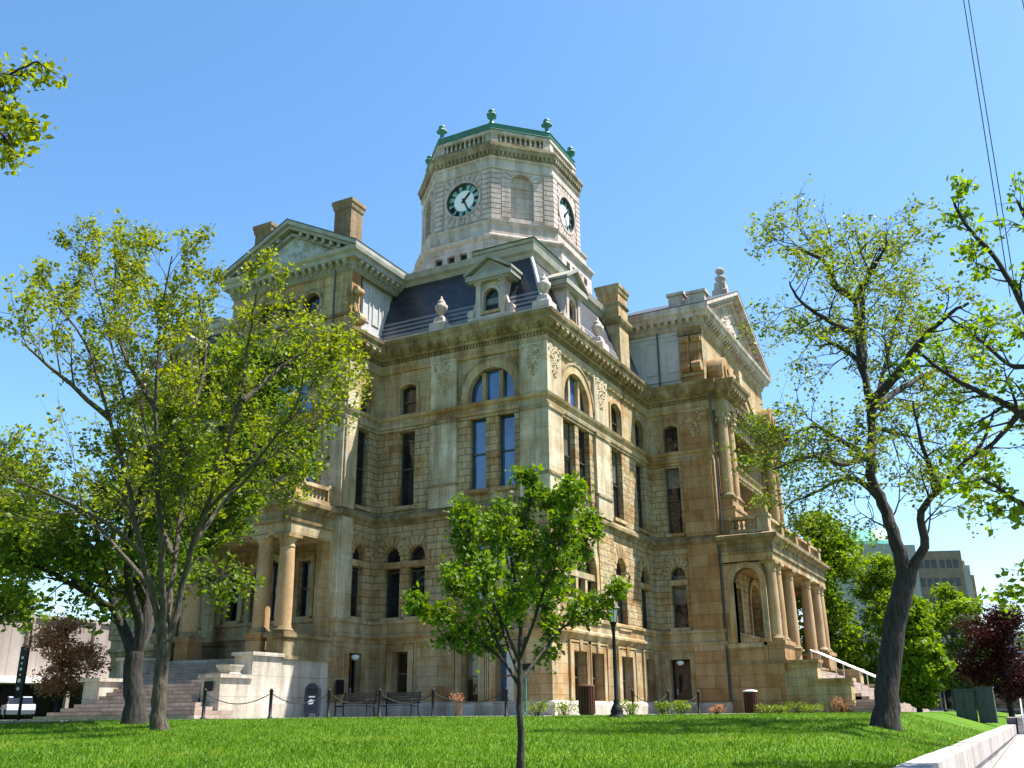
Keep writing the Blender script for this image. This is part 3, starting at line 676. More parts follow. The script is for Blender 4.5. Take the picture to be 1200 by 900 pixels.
def console(F, h0, w, z0, z1, mat='towertrim', parent=CH, deep=.62, o_base=0.):
    """S-shaped scroll bracket standing on a wall"""
    mb = MB(); pts = []
    for k in range(17):
        t = k / 16; o_ = deep * (.30 + .34 * math.cos(t * PI * 1.0) + .16 * math.cos(t * 2 * PI)); pts.append((o_, z0 + (z1 - z0) * t))
    G = Fr(*F.p(h0, 0)[:2], *F.n, F.h[0], F.h[1])
    mb.prism(G, [(o_base, z0)] + [(o_base + a, b2) for a, b2 in pts] + [(o_base, z1)], -w / 2, w / 2)
    for zc, r_ in ((z0 + .3, .3), (z1 - .25, .2)):
        oc = o_base + deep * (.55 if zc < (z0 + z1) / 2 else .3)
        mb.prism(G, [(oc + r_ * math.cos(t), zc + r_ * math.sin(t)) for t in [2 * PI * k / 16 for k in range(16)]], -w / 2 - .05, w / 2 + .05)
    for k in (-.25, .25): mb.prism(G, [(o_base, z0 + .1)] + [(o_base + a + .04, b2) for a, b2 in pts[1:-1]] + [(o_base, z1 - .1)], w * k - .05, w * k + .05)
    return mb.build('scroll_bracket', M[mat], parent)
console(Fr(0, LA0 - .14, 1, 0, 0, -1), -2.3, .42, 18.25, 20.3, 'trim', deep=.42)
attL = [(2.2, LA1 + .14), (-W3, LA1 + .14), (-W3, LA0 - .14), (2.2, LA0 - .14)]
aprof = lambda z: [(.0, z), (.08, z + .04), (.12, z + .22), (.16, z + .24), (.2, z + .5), (.46, z + .52), (.5, z + .72), (.62, z + .82), (.66, z + 1.0), (.0, z + 1.06)]
course('attic_cornice', aprof(21.1), 'painttrim', attL, False, teeth=((21.36, 21.62, .14, .44, .44, .2), (21.16, 21.3, .08, .17, .16, .08)))
def gable(F, c, half, z0, zt, back, out=.66, wallout=0., rake='painttrim', tymp='towertrim', sx='copper'):
    g = MB(); th = .30
    dz = zt - z0
    for s_ in (-1, 1):
        P = lambda *a: (list(a) if s_ > 0 else list(a)[::-1])
        g.prism(F, P((c + s_ * half, z0), (c + s_ * half, z0 + .22), (c, zt), (c, zt - .24)), -back, out)
        g.prism(F, P((c + s_ * (half - .35), z0 + .01), (c + s_ * (half - .1), z0 + .03), (c, zt - .243), (c, zt - .45)), -back, out - .18)
        g.prism(F, P((c + s_ * (half - 1.1), z0 + .01), (c + s_ * (half - .7), z0 + .01), (c, zt - .60), (c, zt - .78)), -.3, out - .42)
    m_ = g; k = int(half / .46)
    for s_ in (-1, 1):
        for j in range(1, k):
            t = (j + .5) / k; h = c + s_ * half * t; z = zt - .45 - (dz - .22) * t
            if z < z0 + .12: continue
            m_.fbox(F, h - .1, h + .1, z - .22, z + .03, .02, out - .22)
    gb = g.build('raking_cornice', M[rake], CH)
    t_ = MB(); t_.prism(F, [(c - half + .5, z0 + .0), (c + half - .5, z0 + .0), (c, zt - .5)], -back + .3, .0 + wallout)
    cv = t_; r_ = random.Random(5)
    for q in range(90):
        u = (r_.random() * 2 - 1); h = c + u * half * .62; zz = z0 + .35 + (zt - z0 - 1.15) * (1 - abs(u)) * r_.random(); s_ = .06 + .07 * r_.random()
        x, y, z = F.p(h, zz, wallout)
        cv.add([(x + s_ * a, y + s_ * b2, z + s_ * c2) for a, b2, c2 in ((1.3, 0, 0), (0, 1.3, 0), (-1.3, 0, 0), (0, -1.3, 0), (0, 0, 1.5), (0, 0, -1.5))],
               [(0, 1, 4), (1, 2, 4), (2, 3, 4), (3, 0, 4), (1, 0, 5), (2, 1, 5), (3, 2, 5), (0, 3, 5)])
    cv.build('tympanum', M[tymp], CH)
    cp = MB()
    for s_ in (-1, 1):
        P = lambda *a: (list(a) if s_ > 0 else list(a)[::-1])
        cp.prism(F, P((c + s_ * (half + .02), z0 + .224), (c + s_ * (half + .02), z0 + .27), (c, zt + .05), (c, zt + .004)), -back, out + .02)
    cp.build('gable_roof', M[sx], gb)
gable(Fr(-W3, 0, 0, 1, -1, 0), LC, LC - (LA0 - .14) + .66, 22.1, 24.65, 7., tymp='paint', sx='pipe')

# ---------------------------------------------------------------- right pavilion
RA0, RA1 = RPX0 + .15, RPX1 - .15
mb = MB(); ga = op(RC - 4.3, RC + 4.3, 9.16, 19.3, 'semi', depth=1.3)
wall(mb, FG, RPX0, RPX1, Z2, 21.5, [ga]); mb.build('pavilion_front_wall', M['ashlar'], CH, fix=False)
FH = Fr(0, -RPD + 1.3, 1, 0, 0, -1); mb = MB()
ho = [op(RC - 3.6, RC - 1.6, 9.6, 13.2, 'semi'), op(RC - 1., RC + 1., 9.3, 13.6, 'semi'), op(RC + 1.6, RC + 3.6, 9.6, 13.2, 'semi'), op(RC - 3.0, RC + 3.0, 15., 18.2, 'semi')]
wall(mb, FH, RC - 4.6, RC + 4.6, 9., 19.6, ho); mb.build('recess_wall', M['ashlar'], CH, fix=False)
for o in ho: window(FH, o, CH, .3, 'glass_sky' if o['z0'] > 14 else 'glass', 'frame', .3, .08, 'trim', (.33, .66) if o['z0'] > 14 else (), (.5,) if o['z0'] < 14 else ())
mb = MB()
for r0, r1, o1 in ((0., .32, .10), (.36, .62, .05), (.75, .95, .16)): 
    a = outline(ga, r1, False)[2:]; b2 = outline(ga, r0, False)[2:]; mb.ring(FG, a, b2, -.02, o1, closed=False)
mb.build('archivolt', M['trim'], CH)
mb = MB(); mb.fbox(FH, RC - 4.28, RC + 4.28, 14.1, 14.7, 0, .3); mb.build('recess_band', M['trim'], CH)
mb = MB(); mb.fbox(FG, RC - .35, RC + .35, 19.25, 20.6, .0, .35); mb.build('keystone', M['carved'], CH)
mb = MB(); mb.box(RPX0 + .15, RPX1 - .15, -RPD + 1.35, 2.6, 17.8, 21.5); at = mb.build('attic_side_wall', M['paint'], CH)
fe = Fr(RPX0 + .15, 0, 0, 1, -1, 0); mb = MB()
for y in (-1.75, -.55, .55): mb.ring(fe, [(y - .42, 18.75), (y + .42, 18.75), (y + .42, 20.8), (y - .42, 20.8)], [(y - .34, 18.83), (y + .34, 18.83), (y + .34, 20.72), (y - .34, 20.72)], 0, .05)
mb.fbox(fe, -2.2, 1.5, 18.25, 18.4, 0, .08); mb.fbox(fe, -2.2, 1.5, 21.05, 21.2, 0, .06); mb.build('panel_moulding', M['paint'], at)
mb = MB(); mb.box(RPX0 - .0, RPX0 + 1.2, -RPD + .006, -2.25, 17.8, 21.5); mb.box(RPX1 - 1.2, RPX1 - .0, -RPD + .006, -2.25, 17.8, 21.5); build_each(mb, 'attic_pier', M['orange'], CH)
mb = MB(); fp_ = Fr(RPX0, 0, 0, 1, -1, 0); mb.fbox(fp_, -3.65, -2.2, 18.3, 18.5, 0, .12); mb.fbox(fp_, -3.65, -2.2, 20.85, 21.1, 0, .14); build_each(mb, 'attic_moulding', M['dirty'], CH)
console(fp_, -2.65, .42, 18.5, 20.8, 'orange', deep=.45); console(fp_, -3.3, .42, 18.5, 20.8, 'orange', deep=.45)
attR = [(RPX0 + .1, 1.2), (RPX0 + .1, -RPD), (RPX1 - .1, -RPD), (RPX1 - .1, 1.2)]
course('attic_cornice', aprof(21.3), 'towertrim', attR, False, teeth=((21.56, 21.82, .14, .44, .44, .2), (21.36, 21.5, .08, .17, .16, .08)))
gable(Fr(0, -RPD, 1, 0, 0, -1), RC, (RPX1 - RPX0) / 2 - .1 + .62, 22.3, 26.15, 6.2, tymp='towertrim', rake='towertrim', sx='pipe')
mb = MB(); mb.box(RPX0 + .25, RPX0 + 1.0, -3.9, -2.9, 22.3, 23.5); mb.box(RPX0 + .25, RPX0 + 1.0, -2.6, -1.7, 22.3, 23.6); mb.box(RPX0 + .35, RPX0 + .9, -2.9, -2.6, 22.3, 23.3)
mb.box(RPX0 + .15, RPX0 + 1.1, -4.0, -2.8, 23.5, 23.68); mb.box(RPX0 + .15, RPX0 + 1.1, -2.7, -1.6, 23.6, 23.78); mb.build('parapet_block', M['towertrim'], CH)
mb = MB(); mb.lathe(RC, -3.2, [(.7, 25.6), (.7, 26.3), (.55, 26.4), (.5, 26.9), (.3, 27.0)], 4, False)
mb.lathe(RC, -3.2, [(.2, 26.95), (.16, 27.05), (.34, 27.2), (.38, 27.35), (.2, 27.5), (.12, 27.58), (.26, 27.7), (.30, 27.85), (.24, 28.0), (.08, 28.1)], 14); mb.build('gable_finial', M['towertrim'], CH)

# columns -----------------------------------------------------------------------------
def column(x, y, z0, z1, r, square_base=True, carved=False, mat='column', parent=CH):
    mb = MB(); hcap = .55 if not carved else 1.0
    mb.lathe(x, y, [(r * 1.0, z0 + .26), (r, z0 + (z1 - z0) * .33), (r * .93, z0 + (z1 - z0) * .7), (r * .86, z1 - hcap)], 26)
    o = mb.build('column', M[mat], parent)
    c = MB(); c.lathe(x, y, [(r * 1.28, z0 + .08), (r * 1.34, z0 + .13), (r * 1.28, z0 + .18), (r * 1.1, z0 + .2), (r * 1.14, z0 + .25), (r * 1.02, z0 + .29)], 26)
    c.lathe(x, y, [(r * 1.92, z0), (r * 1.92, z0 + .08)], 4, False); c.build('column_base', M['dirty'], o)
    c = MB()
    if not carved:
        c.lathe(x, y, [(r * .9, z1 - .56), (r * .96, z1 - .52), (r * .88, z1 - .48), (r * .9, z1 - .34), (r * 1.15, z1 - .2), (r * 1.2, z1 - .15)], 26)
        c.lathe(x, y, [(r * 1.7, z1 - .15), (r * 1.75, z1)], 4, False)
    else:
        c.lathe(x, y, [(r * .9, z1 - 1.0), (r * 1.0, z1 - .95), (r * .9, z1 - .9), (r * 1.1, z1 - .5), (r * 1.4, z1 - .16)], 20)
        for k in range(16):
            a = 2 * PI * k / 16; zz = z1 - .72 + .32 * (k % 2); rr = r * (1.15 + .18 * (k % 2)); px, py = x + rr * math.cos(a), y + rr * math.sin(a); s_ = .11
            c.add([(px + s_ * a2, py + s_ * b2, zz + s_ * c2) for a2, b2, c2 in ((1, 0, 0), (0, 1, 0), (-1, 0, 0), (0, -1, 0), (0, 0, 1.8), (0, 0, -1.8))],
                  [(0, 1, 4), (1, 2, 4), (2, 3, 4), (3, 0, 4), (1, 0, 5), (2, 1, 5), (3, 2, 5), (0, 3, 5)])
        c.lathe(x, y, [(r * 1.9, z1 - .16), (r * 2.0, z1)], 4, False)
    c.build('capital', M['trim'], o)
    return o
# second storey column pairs of the right pavilion
for x in (14.2, 15.55, 25.3, 26.65): column(x, -4.15, 11.2, 16.4, .33, carved=True)
for x0, x1 in ((13.75, 16.05), (24.8, 27.1)):
    mb = MB()
    mb.box(x0, x1, -4.6, -3.6, 9.1, 10.5); mb.box(x0 - .06, x1 + .06, -4.66, -3.55, 10.5, 10.66); mb.box(x0 + .05, x1 - .05, -4.5, -3.6, 10.66, 11.2); mb.build('column_pedestal', M['orange'], CH)
    pth = [(x0 - .02, -3.6), (x0 - .02, -4.6), (x1 + .02, -4.6), (x1 + .02, -3.6)]
    mb = MB(); mb.box(x0 + .03, x1 - .03, -4.55, -3.6, 16.4, 17.3); mb.build('entablature_block', M['ashlar'], CH)
    c = MB(); c.sweep(pth, [(o, z) for o, z in corn[:-1]] + [(-.8, 17.9)], False); brackets(c, pth, False, 17.06, 17.355, .2, .54, .5, .24); c.build('entablature_cornice', M['dirty'], CH)
    # scroll shoulders over the pairs
    cx_ = (x0 + x1) / 2; s_ = 1 if x0 < 20 else -1
    mb = MB(); r_ = .85
    mb.prism(FG, [(cx_ - s_ * .1 + r_ * math.cos(t), 18.75 + r_ * math.sin(t)) for t in [2 * PI * k / 24 for k in range(24)]], .05, .9)
    mb.prism(FG, [(cx_ - s_ * .1 + .5 * math.cos(t), 18.75 + .5 * math.sin(t)) for t in [2 * PI * k / 20 for k in range(20)]], .0, 1.0)
    mb.prism(FG, [(cx_ - s_ * .1 + .2 * math.cos(t), 18.75 + .2 * math.sin(t)) for t in [2 * PI * k / 14 for k in range(14)]], .0, 1.08)
    mb.box(x0, x1, -4.5, -3.6, 17.86, 18.15)
    mb.build('scroll_shoulder', M['orange'], CH)

# ---------------------------------------------------------------- porches
def balustrade(a, b2, z0, z1, n, parent=CH, w=.2, mat='trim', br=.075):
    a = Vector(a); b2 = Vector(b2); d = (b2 - a); L_ = d.length; d /= L_
    F = Fr(a.x, a.y, d.x, d.y, d.y, -d.x); mb = MB()
    mb.fbox(F, 0, L_, z0, z0 + .18, -w, w); mb.fbox(F, 0, L_, z1 - .16, z1, -w - .03, w + .03)
    o = mb.build('balustrade', M[mat], parent); q = MB(); h = z1 - .16 - z0 - .18
    for k in range(n):
        x, y, _ = F.p(L_ * (k + .5) / n, 0); zz = z0 + .18
        q.lathe(x, y, [(br, zz), (br, zz + h * .1), (br * .55, zz + h * .16), (br * 1.15, zz + h * .4), (br * .9, zz + h * .6), (br * .5, zz + h * .8), (br, zz + h * .9), (br, zz + h)], 8, cap=False)
    q.build('balusters', M[mat], o)
    return o
def pedestal(x, y, s, z0, z1, mat='trim'):
    mb = MB(); mb.box(x - s, x + s, y - s, y + s, z0, z1 - .14); mb.box(x - s - .06, x + s + .06, y - s - .06, y + s + .06, z1 - .14, z1)
    mb.box(x - s - .04, x + s + .04, y - s - .04, y + s + .04, z0, z0 + .16); return mb.build('pedestal', M[mat], CH)
# LEFT PORCH
PX, PY0, PY1 = -5.75, 9.5, 2 * LC - 9.5
mb = MB(); mb.box(PX, -W3 + .01, PY0, PY1, .56, 2.4); mb.box(PX - .1, -W3, PY0 - .1, PY1 + .1, -.3, .56); mb.build('porch_base', M['cheek'], CH)
mb = MB(); mb.box(PX + .02, -W3, PY0 - .04, PY0 + .9, 2.4, 3.3); mb.box(PX + .02, -W3, PY1 - .9, PY1 + .04, 2.4, 3.3)
mb.box(PX - .1, -W3, PY0 - .12, PY0 + .98, 3.18, 3.34); mb.box(PX - .1, -W3, PY1 - .98, PY1 + .12, 3.18, 3.34)
mb.box(PX - .02, -W3, PY0 - .10, PY0 + .3, 2.3, 2.45); build_each(mb, 'porch_side_plinth', M['dirty'], CH)
LCOL = (9.95, 11.15, 15.25, 16.45)
for y in LCOL:
    if 11 < y < 15.5:
        mb = MB(); mb.box(PX + .03, PX + .83, y - .4, y + .4, 2.4, 3.2); mb.box(PX - .03, PX + .89, y - .46, y + .46, 3.2, 3.34); mb.build('column_pedestal', M['orange'], CH)
    column(PX + .43, y, 3.34, 7.5, .36)
pilaster(FD, 9.5, 10.2, 3.3, 7.5, 'ashlar', .3); pilaster(FD, 16.2, 16.9, 3.3, 7.5, 'ashlar', .3)
mb = MB(); mb.box(PX + .05, -W3, PY0 + .0, PY1 - .0, 7.5, 8.12); mb.build('architrave', M['ashlar'], CH)
pp = [(-W3, PY1), (PX + .02, PY1), (PX + .02, PY0), (-W3, PY0)]
c = MB(); c.sweep(pp, [(.0, 8.0), (.06, 8.02), (.08, 8.15), (.02, 8.18), (.02, 8.5), (.1, 8.55), (.16, 8.68), (.34, 8.78), (.36, 8.95), (.1, 9.05), (-3., 9.1)], False); c.build('porch_cornice', M['dirty'], CH)
mb = MB(); mb.box(PX + .3, -W3, PY0 + .3, PY1 - .3, 8.4, 9.12); mb.build('porch_roof', M['dirty'], CH)
for y in (PY0 + .35, 11.2, 15.2, PY1 - .35): pedestal(PX + .45, y, .28, 9.1, 10.05, 'column' if y < 10 else 'trim')
pedestal(-W3 - .25, PY0 + .35, .22, 9.1, 10.05)
balustrade((-W3 - .5, PY0 + .3), (PX + .7, PY0 + .3), 9.1, 9.95, 7, br=.09); balustrade((PX + .4, 10.1), (PX + .4, 10.95), 9.1, 9.95, 3, br=.09); balustrade((PX + .4, 11.5), (PX + .4, 14.9), 9.1, 9.95, 11, br=.09); balustrade((PX + .4, 15.5), (PX + .4, 16.3), 9.1, 9.95, 3, br=.09)
mb = MB(); mb.tube([(-4.3, 11.9, 7.5), (-4.3, 11.9, 6.9)], .02, 5); mb.lathe(-4.3, 11.9, [(.03, 6.95), (.16, 6.82), (.17, 6.78)], 6, False); mb.lathe(-4.3, 11.9, [(.1, 6.3), (.12, 6.33)], 6, False); l = mb.build('lantern', M['iron'], CH)
mb = MB(); mb.lathe(-4.3, 11.9, [(.09, 6.33), (.14, 6.78)], 6, False); mb.build('lantern_glass', M['lampglass'], l)
# stairs
def stairs(parent, origin_out, F, h0, h1, ztop, n, tread, widen_from=5, widen=.33):
    mb = MB(); rs = ztop / n
    for i in range(n):
        z = ztop - rs * i; o0 = origin_out + tread * i
        k = max(0, widen_from - (n - i) + 1) * widen
        mb.fbox(F, h0 - k, h1 + k, -.3 if i == n - 1 else z - rs - .02 * 0 - .3, z - .002 * 0, o0, o0 + tread + .03)
        mb.fbox(F, h0 - k, h1 + k, z - rs - .3, z - .06, origin_out - .3, o0 + .001)
    return mb.build('steps', M['stair'], parent)
def cheek(F, h0, h1, o0, o1, z, cap=.14, parent=CH, mat='cheek'):
    mb = MB(); mb.fbox(F, h0, h1, -.3, z - cap, o0, o1); mb.fbox(F, h0 - .09, h1 + .09, -.3, .56, o0 - .0, o1 + .1)
    w = mb.build('cheek_wall', M[mat], parent)
    c = MB(); c.fbox(F, h0 - .1, h1 + .1, z - cap, z, o0 - .02, o1 + .12); c.build('coping', M[mat], w); return w
FL = Fr(PX, 0, 0, 1, -1, 0)
def flight(F, out0, h0, h1, n=16, ztop=2.4, tread=.34):
    """steps between the cheek walls, widening round their ends at the bottom"""
    mb = MB(); rs = ztop / n
    for i in range(n):
        z = ztop - rs * (i + 1); o0 = out0 + tread * i
        low = n - 1 - i                                  # number of steps below
        k = 0 if low > 4 else (4 - low) * .34 + .5
        if z < .02: continue
        mb.fbox(F, h0 - k, h1 + k, -.3, z, o0 if k == 0 else o0 - .1, o0 + tread)
        mb.fbox(F, h0 - k, h1 + k, z, z + .0 + .001, o0, o0 + tread + .02) if 0 else None
    return mb.build('steps', M['stair'], CH)
# rebuild as nested slabs: each step a slab reaching back under the ones above
def flight2(F, out0, h0, h1, n=16, ztop=2.4, tread=.34):
    mb = MB(); rs = ztop / n
    for i in range(1, n):
        z = ztop - rs * i; low = n - i; k = 0 if low > 4 else (4 - low) * .34 + .55
        mb.fbox(F, h0 - k + .001 * i, h1 + k - .001 * i, z - rs, z, out0 + tread * (i - 1) - (.0 if k == 0 else 1.6), out0 + tread * i)
    return mb.build('steps', M['stair'], CH)
flight2(FL, .0, PY0 + .95, PY1 - .95)
for h0, h1 in ((PY0 - .05, PY0 + .9), (PY1 - .9, PY1 + .05)):
    cheek(FL, h0, h1, .0, 1.72, 2.5); cheek(FL, h0 + .003, h1 - .003, 1.72, 3.38, 1.62)
mb = MB(); mb.fbox(FL, PY0 + .2, PY0 + .65, 1.0, 1.35, 3.485, 3.50); mb.build('plaque', M['iron'], CH)
mb = MB(); x, y, _ = FL.p(PY0 + .42, 0, 2.45); mb.lathe(x, y, [(.42, 1.62), (.42, 1.68), (.36, 1.70), (.52, 1.92), (.54, 1.98), (.46, 1.98), (.4, 1.9)], 4, False); mb.build('planter_block', M['cheek'], CH)

# RIGHT PORCH
QY = -6.5; QX0, QX1 = RPX0 + .02, RPX1 - .02
FR_ = Fr(0, QY, 1, 0, 0, -1); FRS = Fr(QX0, 0, 0, 1, -1, 0)
mb = MB(); mb.box(QX0, QX1, QY, -RPD + .0, .56, 2.4); mb.box(QX0 - .1, QX1 + .1, QY - .08, -RPD, -.3, .56); mb.build('porch_base', M['orange'], CH)
mb = MB(); mb.box(QX0 - .05, QX1 + .05, QY - .05, -RPD, 2.38, 2.5); mb.build('porch_floor', M['dirty'], CH)
o = op(-5.68, -4.28, 3.45, 7.25, 'semi', depth=.5)
for X, nx in ((QX0, -1), (QX1, 1)):
    Fs = Fr(X, 0, 0, 1, nx, 0)
    mb = MB(); wall(mb, Fs, QY + .74, -RPD, 2.5, 7.5, [o])
    Fi = Fr(X - nx * .5, 0, 0, 1, -nx, 0); wall(mb, Fi, QY + .74, -RPD, 2.5, 7.5, [o], .02)
    mb.fbox(Fs, QY + .74, QY + .745, 2.5, 7.5, -.5, .0)
    mb.build('porch_side_wall', M['orange'], CH, fix=False)
    mb = MB(); a = outline(o, .3, False); b2 = outline(o, 0., False); mb.ring(Fs, a[1:] + a[:1], b2[1:] + b2[:1], -.02, .08, closed=False); mb.fbox(Fs, QY + .9, -RPD, 3.2, 3.42, 0, .1); mb.build('porch_arch_surround', M['trim'], CH)
for x in (14.0, 15.2, 25.65, 26.85):
    column(x, -6.1, 3.5, 7.6, .335)
for x0, x1 in ((13.45, 15.7), (25.15, 27.4)):
    mb = MB(); mb.box(x0, x1, -6.6, -5.6, 2.4, 3.3); mb.box(x0 - .08, x1 + .08, -6.68, -5.55, 3.3, 3.5); mb.box(x0 - .06, x1 + .06, -6.66, -5.56, 2.4, 2.6); mb.build('column_pedestal', M['orange'], CH)
for x in (18.05, 22.8):
    column(x, -6.1, 3.2, 7.6, .335); mb = MB(); mb.lathe(x, -6.1, [(.42, 2.4), (.42, 2.55), (.37, 2.6), (.37, 3.1), (.42, 3.2)], 24); mb.build('column_pedestal', M['column'], CH)
mb = MB(); mb.box(QX0, QX1, QY + .05, -RPD, 7.6, 8.15); mb.build('architrave', M['ashlar'], CH)
pp = [(QX0, -RPD), (QX0, QY + .02), (QX1, QY + .02), (QX1, -RPD)]
c = MB(); c.sweep(pp, [(.0, 7.98), (.05, 8.0), (.07, 8.14), (.01, 8.16), (.01, 8.5), (.1, 8.55), (.16, 8.68), (.34, 8.78), (.36, 8.95), (.1, 9.05), (-2.8, 9.1)], False); c.build('porch_cornice', M['dirty'], CH)
mb = MB(); mb.box(QX0 + .3, QX1 - .3, QY + .3, -RPD, 8.4, 9.12); mb.build('porch_roof', M['dirty'], CH)
for x in (QX0 + .35, 16.8, RC, 24., QX1 - .35): pedestal(x, QY + .42, .3, 9.1, 10.05, 'trim')
balustrade((QX0 + .3, -4.3), (QX0 + .3, QY + .75), 9.1, 9.98, 6, br=.09)
for a, b2 in ((QX0 + .7, 16.45), (17.1, RC - .35), (RC + .35, 23.65), (24.35, QX1 - .7)): balustrade((a, QY + .4), (b2, QY + .4), 9.1, 9.98, 9, br=.09)
flight2(FR_, .0, QX0 + .95, QX1 - .95)
for h0, h1 in ((QX0 - .0, QX0 + .95), (QX1 - .95, QX1 + .0)):
    cheek(FR_, h0, h1, .0, 1.6, 2.52, mat='ashlar'); cheek(FR_, h0 + .003, h1 - .003, 1.6, 3.1, 1.6, mat='ashlar')
for x in (19.2, 21.6):
    mb = MB(); mb.tube([(x, -6.7, 3.3), (x, -11.7, .95), (x, -12.0, .85)], .035, 6)
    for t in (0., .25, .5, .75, 1.): yy = -6.75 - 4.9 * t; mb.tube([(x, yy, 2.4 - 2.3 * t - .05), (x, yy, 3.28 - 2.3 * t)], .03, 6)
    mb.build('handrail', M['rail'], CH)

# downpipes
for nm, pts in (('downpipe', [(RPX0 - .1, -3.85, 17.2), (RPX0 - .1, -3.85, 15.9), (RPX0 - .02, -3.9, 15.2), (RPX0 - .02, -3.9, 9.2)]), ('downpipe', [(RPX0 - .06, -3.70, 8.5), (RPX0 - .06, -3.70, .3)]),
                ('downpipe', [(RPX0 - .02, -.95, 21.3), (RPX0 - .02, -.95, 18.)]), ('downpipe', [(-1.72, LA0 - .02, 21.2), (-1.72, LA0 - .02, 18.)]), ('downpipe', [(-2.86, 10.2, 21.2), (-2.86, 10.2, 18.1)])):
    mb = MB(); mb.tube(pts, .05, 8); mb.build(nm, M['pipe'], CH)

# ---------------------------------------------------------------- CLOCK TOWER
TX, TY, TR = 20., 13.2, 6.0
def octp(Rr, n=8): return [(TX + Rr * math.cos(-2 * PI * k / 8 + PI / 8), TY + Rr * math.sin(-2 * PI * k / 8 + PI / 8)) for k in range(8)]
base8 = octp(TR)
# check winding: outward must be right of travel -> reverse if needed
def owind(p):
    a, b2 = Vector(p[0]), Vector(p[1]); d = b2 - a; nn = Vector((d.y, -d.x)); return nn.dot((a + b2) / 2 - Vector((TX, TY))) > 0
if not owind(base8): base8 = base8[::-1]
half = TR * math.sin(PI / 8); apo = TR * math.cos(PI / 8)
tw = MB()
tw.sweep(base8, [(.72, 22.0), (.72, 29.4)]); tw.sweep(base8, [(.72, 30.3), (.72, 30.72)])
tf = []
for k in range(8):
    a = PI / 4 * k; nx, ny = math.cos(a), math.sin(a); F = Fr(TX + nx * apo, TY + ny * apo, -ny, nx, nx, ny); tf.append((k, F))
    ow = half + .72 * math.tan(PI / 8)
    sq = [op(h - .3, h + .3, 29.55, 30.12) for h in (-1.5, -.5, .5, 1.5)]
    F2 = Fr(F.o[0] + nx * .72, F.o[1] + ny * .72, -ny, nx, nx, ny)
    wall(tw, F2, -ow, ow, 29.4, 30.3, sq, .35)
    if k % 2: wall(tw, F, -half, half, 32.5, 37.0, [op(-.85, .85, 32.95, 36.55, 'semi', depth=.32)])
    else: wall(tw, F, -half, half, 32.5, 37.0, [op(-1.36, 1.36, 33.42, 36.14, 'circle', depth=.25)])
T = tw.build('clock_tower', M['tower'], CH, fix=False)
mb = MB()
for k, F in tf:
    for h in (-1.5, -.5, .5, 1.5): mb.fbox(F, h - .31, h + .31, 29.54, 30.13, .3, .40)
    if k % 2: mb2 = None
build_each(mb, 'vent', M['dark'], T)
mb = MB()
for k, F in tf:
    if k % 2:
        mb.fbox(F, -.9, .9, 32.9, 36.6, -.5, -.318)
build_each(mb, 'niche_back', M['tower'], T)
course('tower_base_moulding', [(.72, 30.70), (.80, 30.75), (.95, 30.9), (.95, 31.02), (.76, 31.12), (.70, 31.2), (.50, 31.3), (.44, 31.36), (.40, 32.1), (.50, 32.2), (.52, 32.36), (.2, 32.5), (.02, 32.56), (0, 32.6)], 'towertrim', base8)
course('tower_string', [(0, 36.72), (.10, 36.76), (.12, 36.9), (.05, 36.95), (.05, 37.5), (.16, 37.55), (.2, 37.66)], 'towertrim', base8)
course('tower_cornice', [(.10, 37.62), (.12, 37.9), (.14, 38.06), (.30, 38.12), (.34, 38.34), (.42, 38.42), (.42, 38.56), (.05, 38.64), (-.08, 38.66), (-.08, 39.08), (-.2, 39.09), (-.9, 39.09)], 'towercornice', base8, teeth=((37.82, 38.1, .10, .30, .34, .17),))
mb = MB(); mb.sweep(base8, [(-.9, 39.74), (-.12, 39.74), (-.08, 39.78), (-.08, 40.02), (-.9, 40.03)]); mb.build('parapet_rail', M['towertrim'], T)
mb = MB(); q = MB()
for k, F in tf:
    hw = half - .16 * math.tan(PI / 8)
    mb.fbox(F, -hw - .02, -hw + .52, 39.085, 39.745, -.6, -.14); mb.fbox(F, hw - .52, hw + .02, 39.085, 39.745, -.6, -.137)
    n = 9
    for j in range(n):
        x, y, _ = F.p(-hw + .52 + (2 * hw - 1.04) * (j + .5) / n, 0, -.25)
        q.lathe(x, y, [(.11, 39.09), (.06, 39.18), (.13, 39.36), (.06, 39.6), (.11, 39.74)], 8, cap=False)
    mb.fbox(F, -hw + .5, hw - .5, 39.085, 39.74, -.9, -.7)
build_each(mb, 'parapet_pier', M['towertrim'], T); build_each(q, 'parapet_baluster', M['towertrim'], T)
course('copper_crown', [(-.9, 40.035), (-.12, 40.035), (-.04, 40.1), (-.18, 40.22), (-.16, 40.5), (-.10, 40.58), (-.3, 40.64), (-2., 40.95), (-5.5, 41.3)], 'copper', base8)
for k in range(8):
    a = 2 * PI * k / 8 + PI / 8; x, y = TX + (TR - .45) * math.cos(a), TY + (TR - .45) * math.sin(a)
    mb = MB(); mb.lathe(x, y, [(.24, 40.5), (.24, 40.72), (.17, 40.76), (.14, 41.0), (.18, 41.15), (.33, 41.3), (.38, 41.42), (.28, 41.52), (.2, 41.58), (.27, 41.68), (.24, 41.8), (.1, 41.9)], 12)
    for s_ in range(4):
        b3 = a + PI / 4 + s_ * PI / 2; mb.lathe(x + .29 * math.cos(b3), y + .29 * math.sin(b3), [(.02, 41.2), (.12, 41.27), (.14, 41.4), (.05, 41.52)], 7)
    mb.build('tower_finial', M['copper'], CH)
